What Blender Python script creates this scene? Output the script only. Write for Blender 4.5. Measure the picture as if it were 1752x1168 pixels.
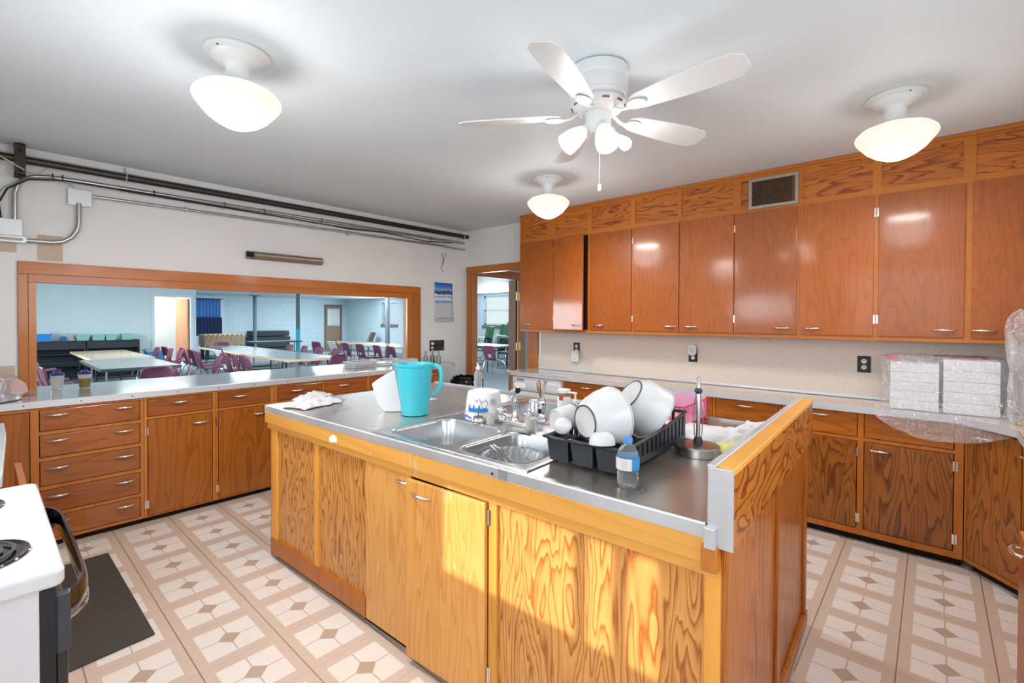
import bpy, bmesh, math, random
from mathutils import Vector, Matrix, noise
random.seed(7)
PI = math.pi
sc = bpy.context.scene
for o in list(bpy.data.objects): bpy.data.objects.remove(o)
COL = sc.collection

# ---------------------------------------------------------------- camera
yaw, pitch, roll = math.radians(41.677), math.radians(-0.696), math.radians(0.214)
cam_d = bpy.data.cameras.new('camera'); cam = bpy.data.objects.new('camera', cam_d); COL.objects.link(cam)
F0 = Vector((math.cos(yaw), math.sin(yaw), 0)); Rt = Vector((math.sin(yaw), -math.cos(yaw), 0)); Up = Vector((0, 0, 1))
Fw = F0*math.cos(pitch) + Up*math.sin(pitch); Uv = -F0*math.sin(pitch) + Up*math.cos(pitch)
Rr = Rt*math.cos(roll) + Uv*math.sin(roll); Ur = -Rt*math.sin(roll) + Uv*math.cos(roll)
cam.matrix_world = Matrix(((Rr.x, Ur.x, -Fw.x, 0), (Rr.y, Ur.y, -Fw.y, 0), (Rr.z, Ur.z, -Fw.z, 1.5), (0, 0, 0, 1)))
cam_d.sensor_width = 36; cam_d.lens = 36*807.96/1752
cam_d.shift_x = 0.0; cam_d.shift_y = (555.4-584)/1752
cam_d.clip_start = 0.02; cam_d.clip_end = 200
sc.camera = cam

# ---------------------------------------------------------------- light
sc.view_settings.view_transform = 'Standard'; sc.view_settings.look = 'None'
sc.view_settings.gamma = 1; sc.view_settings.use_curve_mapping = False
sc.view_settings.exposure = 0.62
sc.cycles.use_denoising = True
sc.cycles.max_bounces = 10; sc.cycles.diffuse_bounces = 5; sc.cycles.transparent_max_bounces = 24
sc.cycles.sample_clamp_indirect = 6
w = bpy.data.worlds.new('sky'); sc.world = w; w.use_nodes = True
w.node_tree.nodes['Background'].inputs[0].default_value = (0.80, 0.90, 1.0, 1)
w.node_tree.nodes['Background'].inputs[1].default_value = .75

def sun(d, energy, color, ang):
    l = bpy.data.lights.new('sun', 'SUN'); l.energy = energy; l.color = color; l.angle = math.radians(ang)
    o = bpy.data.objects.new('sun', l); COL.objects.link(o)
    o.rotation_euler = Vector(d).to_track_quat('-Z', 'Y').to_euler(); return o
def area(name, loc, d, sx, sy, energy, color, spread=180):
    l = bpy.data.lights.new(name, 'AREA'); l.shape = 'RECTANGLE'; l.size = sx; l.size_y = sy
    l.energy = energy; l.color = color; l.spread = math.radians(spread)
    o = bpy.data.objects.new(name, l); COL.objects.link(o); o.location = loc
    o.rotation_euler = Vector(d).to_track_quat('-Z', 'Y').to_euler(); return o
sun((1.68, -1.0, -0.97), 3.6, (1.0, 0.95, 0.90), 0.6)
DAY = (0.86, 0.93, 1.0)
area('daylight_west_window', (-0.62, 2.115, 1.70), (1, 0, -.35), 0.9, 0.40, 14, DAY)
area('south_fill', (1.2, -1.12, 1.75), (0, 1, -.4), 1.9, 0.9, 22, DAY)  # unseen area lamp added to fill the room from the south
area('west_fill_large', (-0.62, 0.35, 1.75), (1, .2, -.5), 1.2, 1.0, 9, DAY)  # unseen area lamp added as fill beside the camera
area('daylight_hall_left_window', (-1.9, 10.8, 1.55), (1, -.1, 0), 2.4, 1.3, 175, (0.92, 0.97, 1.0))
area('closet_fill', (3.0, 16.9, 2.38), (0, 0, -1), .5, .5, 30, (1, .97, .92))  # small area lamp added to brighten the closet walls
# dining hall: daylight at its right wall, and unseen ceiling lamps added for fill
for yy in (8.0, 11.55, 18.1):
    area('daylight_hall_window', (12.0, yy, 1.8), (-1, 0, -0.1), 1.2, 1.05, 75, (0.88, 0.94, 1.0))
for xx, yy in ((2.5, 7.5), (6.5, 7.5), (2.5, 12.5), (7.5, 12.5), (9.5, 18.5), (6.5, 18.5)):
    area('hall_ceiling_fill', (xx, yy, 2.38), (0, 0, -1), 1.2, 0.6, 66, (0.88, 0.95, 1.0))

# ---------------------------------------------------------------- materials
def lin(c):
    return tuple(((x/255)/12.92 if x/255 <= 0.04045 else (((x/255)+0.055)/1.055)**2.4) for x in c) + (1,)
def newmat(name):
    m = bpy.data.materials.new(name); m.use_nodes = True
    n = m.node_tree.nodes; l = m.node_tree.links
    return m, n, l, n['Principled BSDF']
def N(n, t, **k):
    x = n.new(t)
    for a, b in k.items(): setattr(x, a, b)
    return x
def plain(name, c, rough=0.5, metal=0.0, coat=0.0, emit=None, bump=0.0, bscale=60, trans=0.0, ior=1.45, spec=0.5, var=0.0, alpha=1.0):
    m, n, l, p = newmat(name)
    p.inputs['Base Color'].default_value = lin(c); p.inputs['Roughness'].default_value = rough
    p.inputs['Metallic'].default_value = metal; p.inputs['Coat Weight'].default_value = coat
    p.inputs['Coat Roughness'].default_value = 0.08; p.inputs['IOR'].default_value = ior
    p.inputs['Transmission Weight'].default_value = trans; p.inputs['Specular IOR Level'].default_value = spec
    if alpha < 1: p.inputs['Alpha'].default_value = alpha
    if emit:
        p.inputs['Emission Color'].default_value = lin(emit[0]); p.inputs['Emission Strength'].default_value = emit[1]
    if bump or var:
        tc = N(n, 'ShaderNodeTexCoord'); nz = N(n, 'ShaderNodeTexNoise'); nz.inputs['Scale'].default_value = bscale
        nz.inputs['Detail'].default_value = 4; l.new(tc.outputs['Object'], nz.inputs['Vector'])
        if bump:
            b = N(n, 'ShaderNodeBump'); b.inputs['Strength'].default_value = bump; b.inputs['Distance'].default_value = 0.002
            l.new(nz.outputs[0], b.inputs['Height']); l.new(b.outputs[0], p.inputs['Normal'])
        if var:
            n2 = N(n, 'ShaderNodeTexNoise'); n2.inputs['Scale'].default_value = 3; n2.inputs['Detail'].default_value = 5
            l.new(tc.outputs['Object'], n2.inputs['Vector'])
            mx = N(n, 'ShaderNodeMix', data_type='RGBA'); l.new(n2.outputs[0], mx.inputs[0])
            a = lin(c); mx.inputs[6].default_value = tuple(v*(1-var) for v in a[:3])+(1,); mx.inputs[7].default_value = tuple(min(1, v*(1+var)) for v in a[:3])+(1,)
            l.new(mx.outputs[2], p.inputs['Base Color'])
    return m

def wood(name, light, dark, horiz=False, scuff=0, rings=9, scale=2.2, contrast=0.8, rough=0.28, coat=0.5, stretch=0.16, fine=0.35, bump=0.12):
    """varnished fir plywood: contour lines of stretched noise plus fine fibres; x+y runs across, z along the grain"""
    m, n, l, p = newmat(name)
    tc = N(n, 'ShaderNodeTexCoord'); sp = N(n, 'ShaderNodeSeparateXYZ'); l.new(tc.outputs['Object'], sp.inputs[0])
    oi = N(n, 'ShaderNodeObjectInfo')
    ad = N(n, 'ShaderNodeMath', operation='ADD'); l.new(sp.outputs[0], ad.inputs[0]); l.new(sp.outputs[1], ad.inputs[1])
    A, B = (sp.outputs[2], ad.outputs[0]) if horiz else (ad.outputs[0], sp.outputs[2])
    rn = N(n, 'ShaderNodeMath', operation='MULTIPLY'); l.new(oi.outputs['Random'], rn.inputs[0]); rn.inputs[1].default_value = 37.0
    st = N(n, 'ShaderNodeMath', operation='MULTIPLY'); l.new(B, st.inputs[0]); st.inputs[1].default_value = stretch
    cb = N(n, 'ShaderNodeCombineXYZ'); l.new(A, cb.inputs[0]); l.new(st.outputs[0], cb.inputs[1]); l.new(rn.outputs[0], cb.inputs[2])
    n1 = N(n, 'ShaderNodeTexNoise'); n1.inputs['Scale'].default_value = scale*2.6; n1.inputs['Detail'].default_value = 3.2
    n1.inputs['Roughness'].default_value = 0.42; n1.inputs['Distortion'].default_value = 0.35
    l.new(cb.outputs[0], n1.inputs['Vector'])
    mu = N(n, 'ShaderNodeMath', operation='MULTIPLY'); l.new(n1.outputs[0], mu.inputs[0]); mu.inputs[1].default_value = rings*2.2
    fr = N(n, 'ShaderNodeMath', operation='FRACT'); l.new(mu.outputs[0], fr.inputs[0])
    rp = N(n, 'ShaderNodeValToRGB'); l.new(fr.outputs[0], rp.inputs[0])
    e = rp.color_ramp.elements; e[0].position = 0; e[0].color = (0, 0, 0, 1); e[1].position = 0.55; e[1].color = (0.25, 0.25, 0.25, 1)
    x = e.new(0.86); x.color = (1, 1, 1, 1); x = e.new(1.0); x.color = (0, 0, 0, 1)
    # fibres
    st2 = N(n, 'ShaderNodeMath', operation='MULTIPLY'); l.new(B, st2.inputs[0]); st2.inputs[1].default_value = 0.035
    cb2 = N(n, 'ShaderNodeCombineXYZ'); l.new(A, cb2.inputs[0]); l.new(st2.outputs[0], cb2.inputs[1]); l.new(rn.outputs[0], cb2.inputs[2])
    n2 = N(n, 'ShaderNodeTexNoise'); n2.inputs['Scale'].default_value = 190; n2.inputs['Detail'].default_value = 3; l.new(cb2.outputs[0], n2.inputs['Vector'])
    n3 = N(n, 'ShaderNodeTexNoise'); n3.inputs['Scale'].default_value = 2.0; n3.inputs['Detail'].default_value = 3; l.new(cb.outputs[0], n3.inputs['Vector'])
    m1 = N(n, 'ShaderNodeMath', operation='MULTIPLY'); l.new(rp.outputs[0], m1.inputs[0]); m1.inputs[1].default_value = contrast
    m2 = N(n, 'ShaderNodeMath', operation='MULTIPLY_ADD'); l.new(n2.outputs[0], m2.inputs[0]); m2.inputs[1].default_value = fine; l.new(m1.outputs[0], m2.inputs[2])
    m3 = N(n, 'ShaderNodeMath', operation='MULTIPLY_ADD'); l.new(n3.outputs[0], m3.inputs[0]); m3.inputs[1].default_value = 0.55; l.new(m2.outputs[0], m3.inputs[2])
    m4 = N(n, 'ShaderNodeMath', operation='SUBTRACT', use_clamp=True); l.new(m3.outputs[0], m4.inputs[0]); m4.inputs[1].default_value = 0.32
    mx = N(n, 'ShaderNodeMix', data_type='RGBA'); l.new(m4.outputs[0], mx.inputs[0]); mx.inputs[6].default_value = lin(light); mx.inputs[7].default_value = lin(dark)
    csrc = mx.outputs[2]
    if scuff:
        mp = N(n, 'ShaderNodeMapping'); mp.inputs['Scale'].default_value = (38, 38, 5); l.new(tc.outputs['Object'], mp.inputs[0])
        sn = N(n, 'ShaderNodeTexNoise'); sn.inputs['Scale'].default_value = 1; sn.inputs['Detail'].default_value = 5; sn.inputs['Distortion'].default_value = 1.2; l.new(mp.outputs[0], sn.inputs['Vector'])
        sb = N(n, 'ShaderNodeTexNoise'); sb.inputs['Scale'].default_value = 4; l.new(tc.outputs['Object'], sb.inputs['Vector'])
        sm = N(n, 'ShaderNodeMath', operation='MULTIPLY'); l.new(sn.outputs[0], sm.inputs[0]); l.new(sb.outputs[0], sm.inputs[1])
        sr = N(n, 'ShaderNodeMapRange'); l.new(sm.outputs[0], sr.inputs[0]); sr.inputs[1].default_value = .37; sr.inputs[2].default_value = .42; sr.inputs[4].default_value = scuff
        sx_ = N(n, 'ShaderNodeMix', data_type='RGBA'); l.new(sr.outputs[0], sx_.inputs[0]); l.new(csrc, sx_.inputs[6]); sx_.inputs[7].default_value = lin((222, 196, 160)); csrc = sx_.outputs[2]
    # small tone shift from piece to piece
    hs = N(n, 'ShaderNodeHueSaturation'); l.new(csrc, hs.inputs['Color'])
    tv = N(n, 'ShaderNodeMapRange'); l.new(oi.outputs['Random'], tv.inputs[0]); tv.inputs[3].default_value = 0.9; tv.inputs[4].default_value = 1.1
    l.new(tv.outputs[0], hs.inputs['Value']); l.new(hs.outputs[0], p.inputs['Base Color'])
    bp = N(n, 'ShaderNodeBump'); bp.inputs['Strength'].default_value = bump; bp.inputs['Distance'].default_value = 0.002
    l.new(m2.outputs[0], bp.inputs['Height']); l.new(bp.outputs[0], p.inputs['Normal'])
    if coat:
        cbp = N(n, 'ShaderNodeBump'); cbp.inputs['Strength'].default_value = 0.18; cbp.inputs['Distance'].default_value = 0.001
        nn = N(n, 'ShaderNodeTexNoise'); nn.inputs['Scale'].default_value = 35; l.new(cb.outputs[0], nn.inputs['Vector']); l.new(nn.outputs[0], cbp.inputs['Height'])
        l.new(cbp.outputs[0], p.inputs['Coat Normal'])
    p.inputs['Roughness'].default_value = rough; p.inputs['Coat Weight'].default_value = coat*.7; p.inputs['Coat Roughness'].default_value = 0.12; p.inputs['Specular IOR Level'].default_value = .3
    return m

W_up = wood('varnished_plywood_upper', (164, 86, 21), (114, 51, 8), rings=7, scale=2.0, contrast=0.32, rough=0.4, coat=0.55)
W_upf = wood('fir_frame_upper', (182, 106, 30), (148, 74, 17), rings=3, contrast=0.25, stretch=0.05, rough=0.4, coat=0.4)
W_uph = wood('fir_rail_upper', (184, 108, 32), (150, 76, 18), horiz=True, rings=3, contrast=0.25, stretch=0.05, rough=0.4, coat=0.4)
W_uppan = wood('plywood_panel_upper', (186, 106, 32), (114, 54, 12), horiz=True, rings=7, scale=3.0, contrast=0.9, rough=0.4, coat=0.4)
W_lo = wood('varnished_plywood_lower', (168, 100, 36), (92, 46, 12), rings=7, scale=2.8, contrast=0.8, rough=0.35, coat=0.5)
W_loh = wood('varnished_drawer_lower', (178, 102, 32), (124, 64, 16), horiz=True, rings=4, scale=2.6, contrast=0.5, rough=0.35, coat=0.4)
W_lof = wood('fir_frame_lower', (186, 108, 36), (146, 76, 20), rings=3, contrast=0.3, stretch=0.05, rough=0.4, coat=0.3)
W_pa = wood('varnished_plywood_pass', (166, 96, 32), (118, 60, 16), rings=4, scale=2.2, contrast=0.5, rough=0.33, coat=0.5)
W_pah = wood('varnished_drawer_pass', (162, 92, 40), (114, 58, 22), horiz=True, rings=4, scale=2.2, contrast=0.5, rough=0.33, coat=0.5)
W_paf = wood('fir_frame_pass', (190, 116, 48), (150, 82, 26), rings=3, contrast=0.3, stretch=0.05, rough=0.4, coat=0.3)
W_is = wood('plywood_island', (226, 164, 88), (160, 88, 30), rings=7, scale=3.5, contrast=0.9, rough=0.35, coat=0.35, stretch=0.13)
W_isd = wood('plywood_island_door', (228, 168, 92), (188, 112, 36), rings=7, scale=3, contrast=0.4, rough=0.38, coat=0.3, stretch=0.08, scuff=.6)
W_isf = wood('fir_frame_island', (230, 166, 74), (196, 120, 40), rings=3, contrast=0.3, stretch=0.05, rough=0.4, coat=0.3)
W_ish = wood('fir_rail_island', (232, 172, 84), (204, 132, 48), horiz=True, rings=3, contrast=0.3, stretch=0.05, rough=0.4, coat=0.3, scuff=.5)
W_end = wood('plywood_island_end', (190, 114, 42), (132, 64, 16), rings=9, scale=2.4, contrast=0.7, rough=0.35, coat=0.4, stretch=0.06)
W_led = wood('plywood_island_ledge', (198, 122, 46), (116, 56, 14), horiz=True, rings=6, scale=2.0, contrast=1.0, rough=0.35, coat=0.5, stretch=0.35)
W_trim = wood('fir_door_trim', (186, 114, 46), (142, 76, 26), rings=3, contrast=0.35, stretch=0.05, rough=0.35, coat=0.5)
W_trimh = wood('fir_header_trim', (196, 114, 42), (152, 80, 26), horiz=True, rings=3, contrast=0.35, stretch=0.05, rough=0.35, coat=0.6)
W_door = wood('oak_door', (212, 160, 124), (182, 122, 84), rings=4, contrast=0.4, rough=0.5, coat=0.0)
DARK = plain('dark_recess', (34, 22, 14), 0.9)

def steel(name, c, rough=0.32, horiz=True, blotch=0.25, metal=0.92):
    m, n, l, p = newmat(name)
    tc = N(n, 'ShaderNodeTexCoord'); mp = N(n, 'ShaderNodeMapping'); mp.inputs['Scale'].default_value = (2, 120, 2) if horiz else (120, 2, 2)
    l.new(tc.outputs['Object'], mp.inputs[0])
    a = N(n, 'ShaderNodeTexNoise'); a.inputs['Scale'].default_value = 3; a.inputs['Detail'].default_value = 3; l.new(mp.outputs[0], a.inputs['Vector'])
    b = N(n, 'ShaderNodeTexNoise'); b.inputs['Scale'].default_value = 5; b.inputs['Detail'].default_value = 6; l.new(tc.outputs['Object'], b.inputs['Vector'])
    mx = N(n, 'ShaderNodeMix', data_type='RGBA'); l.new(b.outputs[0], mx.inputs[0]); cc = lin(c)
    mx.inputs[6].default_value = tuple(v*(1-blotch) for v in cc[:3])+(1,); mx.inputs[7].default_value = tuple(min(1, v*(1+blotch)) for v in cc[:3])+(1,)
    l.new(mx.outputs[2], p.inputs['Base Color'])
    mr = N(n, 'ShaderNodeMapRange'); l.new(b.outputs[0], mr.inputs[0]); mr.inputs[3].default_value = rough*0.7; mr.inputs[4].default_value = rough*1.35
    l.new(mr.outputs[0], p.inputs['Roughness']); p.inputs['Metallic'].default_value = metal
    bp = N(n, 'ShaderNodeBump'); bp.inputs['Strength'].default_value = 0.06; bp.inputs['Distance'].default_value = 0.001
    l.new(a.outputs[0], bp.inputs['Height']); l.new(bp.outputs[0], p.inputs['Normal'])
    return m
STEEL = steel('stainless_worktop', (198, 192, 184), 0.29, blotch=.18)
STEEL_S = steel('stainless_sink', (186, 188, 190), 0.28, blotch=0.12)
GALV = steel('galvanized_edge', (206, 211, 216), 0.4, blotch=0.15, metal=.6)
ALU = plain('aluminium_edge', (206, 211, 217), 0.35, 0.45)
CHROME = plain('chrome', (226, 226, 228), 0.08, 1.0)
CHROMED = plain('worn_chrome', (222, 218, 212), 0.22, 1.0)
BRUSHED = plain('brushed_steel', (188, 184, 180), 0.28, 1.0, bump=0.1, bscale=200)
BRASS = plain('brass_hinge', (214, 190, 130), 0.3, 0.9)
LAM_G = plain('grey_laminate', (178, 177, 174), 0.16, 0.0, coat=0.5, var=0.05)
LAM_B = plain('beige_laminate', (198, 176, 152), 0.25, 0.0, coat=0.4, var=0.04)
WHITE_P = plain('white_plastic', (214, 214, 214), 0.3)
WHITE_E = plain('white_enamel', (208, 210, 214), 0.12, coat=0.6)
WHITE_F = plain('white_fan_enamel', (212, 213, 213), 0.35)
BLACK_G = plain('black_gloss', (14, 15, 18), 0.12, coat=0.5)
BLACK_M = plain('black_matte', (26, 27, 30), 0.55)
PLATE = plain('black_wall_plate', (30, 27, 26), 0.35)
TRANSL = plain('frosted_plastic', (226, 226, 222), 0.35, trans=0.5)

def wallmat(name, c, bump=0.15, patches=False):
    m, n, l, p = newmat(name)
    tc = N(n, 'ShaderNodeTexCoord')
    a = N(n, 'ShaderNodeTexNoise'); a.inputs['Scale'].default_value = 1.6; a.inputs['Detail'].default_value = 4; l.new(tc.outputs['Object'], a.inputs['Vector'])
    mx = N(n, 'ShaderNodeMix', data_type='RGBA'); l.new(a.outputs[0], mx.inputs[0]); cc = lin(c)
    mx.inputs[6].default_value = tuple(v*0.93 for v in cc[:3])+(1,); mx.inputs[7].default_value = tuple(min(1, v*1.06) for v in cc[:3])+(1,)
    l.new(mx.outputs[2], p.inputs['Base Color'])
    b = N(n, 'ShaderNodeTexNoise'); b.inputs['Scale'].default_value = 90; b.inputs['Detail'].default_value = 2; l.new(tc.outputs['Object'], b.inputs['Vector'])
    bp = N(n, 'ShaderNodeBump'); bp.inputs['Strength'].default_value = bump; bp.inputs['Distance'].default_value = 0.002
    l.new(b.outputs[0], bp.inputs['Height']); l.new(bp.outputs[0], p.inputs['Normal']); p.inputs['Roughness'].default_value = 0.6
    return m
WALL = wallmat('kitchen_wall_paint', (224, 223, 221)); CEIL = wallmat('ceiling_paint', (208, 216, 221), 0.08)
HALLW = wallmat('hall_wall_paint', (196, 216, 222)); HALLC = wallmat('hall_ceiling', (206, 214, 220))
HALLF = plain('hall_carpet', (104, 114, 120), 0.9, var=0.1)
PATCH = plain('bare_plaster', (196, 178, 160), 0.8, var=0.06)

def brickmat():
    m, n, l, p = newmat('painted_block')
    tc = N(n, 'ShaderNodeTexCoord'); sp = N(n, 'ShaderNodeSeparateXYZ'); l.new(tc.outputs['Object'], sp.inputs[0])
    ad = N(n, 'ShaderNodeMath', operation='ADD'); l.new(sp.outputs[0], ad.inputs[0]); l.new(sp.outputs[1], ad.inputs[1])
    cb = N(n, 'ShaderNodeCombineXYZ'); l.new(ad.outputs[0], cb.inputs[0]); l.new(sp.outputs[2], cb.inputs[1])
    b = N(n, 'ShaderNodeTexBrick'); b.inputs['Scale'].default_value = 1; b.inputs['Brick Width'].default_value = 0.4; b.inputs['Row Height'].default_value = 0.2
    b.inputs['Mortar Size'].default_value = 0.008; b.inputs['Color1'].default_value = lin((190, 216, 224)); b.inputs['Color2'].default_value = lin((194, 218, 226)); b.inputs['Mortar'].default_value = lin((176, 204, 214))
    l.new(cb.outputs[0], b.inputs['Vector']); l.new(b.outputs[0], p.inputs['Base Color']); p.inputs['Roughness'].default_value = 0.6
    return m
BLOCK = brickmat()

def specklemat():
    m, n, l, p = newmat('speckled_laminate')
    tc = N(n, 'ShaderNodeTexCoord')
    v = N(n, 'ShaderNodeTexNoise'); v.inputs['Scale'].default_value = 130; v.inputs['Detail'].default_value = 2; l.new(tc.outputs['Object'], v.inputs['Vector'])
    r = N(n, 'ShaderNodeValToRGB'); l.new(v.outputs[0], r.inputs[0]); e = r.color_ramp.elements
    e[0].position = 0.30; e[0].color = lin((150, 118, 96)); e[1].position = 0.36; e[1].color = lin((206, 193, 182))
    x = e.new(0.66); x.color = lin((208, 196, 185)); x = e.new(0.72); x.color = lin((236, 228, 220))
    l.new(r.outputs[0], p.inputs['Base Color']); p.inputs['Roughness'].default_value = 0.4
    return m
SPECK = specklemat()

def floormat():
    m, n, l, p = newmat('vinyl_tile_floor')
    tc = N(n, 'ShaderNodeTexCoord'); sp = N(n, 'ShaderNodeSeparateXYZ'); l.new(tc.outputs['Object'], sp.inputs[0])
    def M(op, a, b=None, c=None):
        x = N(n, 'ShaderNodeMath', operation=op)
        for i, v in enumerate((a, b, c)):
            if v is None: continue
            if isinstance(v, (int, float)): x.inputs[i].default_value = v
            else: l.new(v, x.inputs[i])
        return x.outputs[0]
    Pd = 0.325
    lt = M('LESS_THAN', sp.outputs[1], 1.0)
    ysh = M('MULTIPLY_ADD', lt, -0.085, sp.outputs[1])
    xs = M('MULTIPLY_ADD', M('GREATER_THAN', sp.outputs[0], 2.3), -0.03, sp.outputs[0])
    def cen(v, ph): return M('SUBTRACT', M('FRACT', M('DIVIDE', M('SUBTRACT', v, ph-Pd/2), Pd)), 0.5)   # -0.5..0.5
    u = cen(xs, 0.115); v = cen(ysh, 0.178)
    au = M('ABSOLUTE', u); av = M('ABSOLUTE', v)
    sq = M('LESS_THAN', M('MAXIMUM', au, av), 0.362)
    dia = M('LESS_THAN', M('ADD', au, av), 0.15)
    line = M('MULTIPLY', sq, M('LESS_THAN', M('MINIMUM', au, av), 0.008))
    seamx = M('GREATER_THAN', au, 0.492); seamy = M('GREATER_THAN', av, 0.492)
    # weight: lines are fainter where the vinyl sheet is unbroken
    nz = N(n, 'ShaderNodeTexNoise'); nz.inputs['Scale'].default_value = 1.3; l.new(tc.outputs['Object'], nz.inputs['Vector'])
    f2 = N(n, 'ShaderNodeTexNoise'); f2.inputs['Scale'].default_value = 45; f2.inputs['Detail'].default_value = 4; l.new(tc.outputs['Object'], f2.inputs['Vector'])
    def mix(f, a, b):
        x = N(n, 'ShaderNodeMix', data_type='RGBA')
        if isinstance(f, (int, float)): x.inputs[0].default_value = f
        else: l.new(f, x.inputs[0])
        for i, q in ((6, a), (7, b)):
            if isinstance(q, tuple): x.inputs[i].default_value = q
            else: l.new(q, x.inputs[i])
        return x.outputs[2]
    band = mix(f2.outputs[0], lin((208, 186, 168)), lin((220, 200, 182)))
    tile = mix(f2.outputs[0], lin((234, 227, 219)), lin((242, 236, 229)))
    c = mix(sq, band, tile); c = mix(dia, c, lin((188, 164, 144))); c = mix(M('MULTIPLY', line, M('SUBTRACT', 1.0, dia)), c, lin((190, 176, 162)))
    right = M('GREATER_THAN', sp.outputs[0], 2.3)
    wx = M('MULTIPLY_ADD', right, -0.6, 0.75); wy = M('MULTIPLY_ADD', right, 0.6, 0.15)
    c = mix(M('MULTIPLY', seamx, wx), c, lin((96, 78, 64))); c = mix(M('MULTIPLY', seamy, wy), c, lin((96, 78, 64)))
    dirt = N(n, 'ShaderNodeMapRange'); l.new(nz.outputs[0], dirt.inputs[0]); dirt.inputs[1].default_value = 0.4; dirt.inputs[2].default_value = 0.8; dirt.inputs[3].default_value = 0.0; dirt.inputs[4].default_value = 0.25
    c = mix(dirt.outputs[0], c, lin((190, 176, 164)))
    l.new(c, p.inputs['Base Color']); p.inputs['Roughness'].default_value = 0.34; p.inputs['Coat Weight'].default_value = 0.25; p.inputs['Coat Roughness'].default_value = 0.2
    bp = N(n, 'ShaderNodeBump'); bp.inputs['Strength'].default_value = 0.15; bp.inputs['Distance'].default_value = 0.002
    l.new(f2.outputs[0], bp.inputs['Height']); l.new(bp.outputs[0], p.inputs['Normal'])
    return m
FLOOR = floormat()

def filmmat(name, op=0.22, col=(245, 245, 248)):
    """clear film: mostly see-through, with creases that are more opaque and glint"""
    m = bpy.data.materials.new(name); m.use_nodes = True; n = m.node_tree.nodes; l = m.node_tree.links
    out = n['Material Output']; n.remove(n['Principled BSDF'])
    tc = N(n, 'ShaderNodeTexCoord'); rid = []
    for sc_, dist in ((9, 1.5), (24, 1.0)):
        nz = N(n, 'ShaderNodeTexNoise'); nz.inputs['Scale'].default_value = sc_; nz.inputs['Detail'].default_value = 3; nz.inputs['Distortion'].default_value = dist
        l.new(tc.outputs['Object'], nz.inputs['Vector'])
        a = N(n, 'ShaderNodeMath', operation='SUBTRACT'); l.new(nz.outputs[0], a.inputs[0]); a.inputs[1].default_value = .5
        b = N(n, 'ShaderNodeMath', operation='ABSOLUTE'); l.new(a.outputs[0], b.inputs[0]); rid.append(b.outputs[0])
    mn = N(n, 'ShaderNodeMath', operation='MINIMUM'); l.new(rid[0], mn.inputs[0]); l.new(rid[1], mn.inputs[1])
    ad = N(n, 'ShaderNodeMath', operation='ADD'); l.new(rid[0], ad.inputs[0]); l.new(rid[1], ad.inputs[1])
    bp = N(n, 'ShaderNodeBump'); bp.inputs['Strength'].default_value = 1.0; bp.inputs['Distance'].default_value = 0.06; l.new(ad.outputs[0], bp.inputs['Height'])
    g = N(n, 'ShaderNodeBsdfGlossy'); g.inputs['Roughness'].default_value = 0.1; l.new(bp.outputs[0], g.inputs['Normal'])
    d = N(n, 'ShaderNodeBsdfDiffuse'); d.inputs['Color'].default_value = lin(col)
    t = N(n, 'ShaderNodeBsdfTransparent')
    a = N(n, 'ShaderNodeMixShader'); a.inputs[0].default_value = 0.5; l.new(d.outputs[0], a.inputs[1]); l.new(g.outputs[0], a.inputs[2])
    mr = N(n, 'ShaderNodeMapRange'); l.new(mn.outputs[0], mr.inputs[0]); mr.inputs[1].default_value = 0; mr.inputs[2].default_value = .014; mr.inputs[3].default_value = min(.9, op+.42); mr.inputs[4].default_value = op
    b = N(n, 'ShaderNodeMixShader'); l.new(mr.outputs[0], b.inputs[0]); l.new(t.outputs[0], b.inputs[1]); l.new(a.outputs[0], b.inputs[2])
    l.new(b.outputs[0], out.inputs['Surface']); return m
FILM = filmmat('clear_plastic_film', 0.24); FILM2 = filmmat('milky_plastic_film', 0.32)
def glassmat(name, op=0.25, tint=(235, 242, 244)):
    m = bpy.data.materials.new(name); m.use_nodes = True; n = m.node_tree.nodes; l = m.node_tree.links
    out = n['Material Output']; n.remove(n['Principled BSDF'])
    g = N(n, 'ShaderNodeBsdfGlossy'); g.inputs['Roughness'].default_value = 0.04
    t = N(n, 'ShaderNodeBsdfTransparent'); t.inputs['Color'].default_value = lin(tint)
    lw = N(n, 'ShaderNodeLayerWeight'); lw.inputs['Blend'].default_value = op
    b = N(n, 'ShaderNodeMixShader'); l.new(lw.outputs['Fresnel'], b.inputs[0]); l.new(t.outputs[0], b.inputs[1]); l.new(g.outputs[0], b.inputs[2])
    l.new(b.outputs[0], out.inputs['Surface']); return m
GLASS = glassmat('clear_glass', 0.35); PANE = glassmat('window_pane', 0.12)

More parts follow.
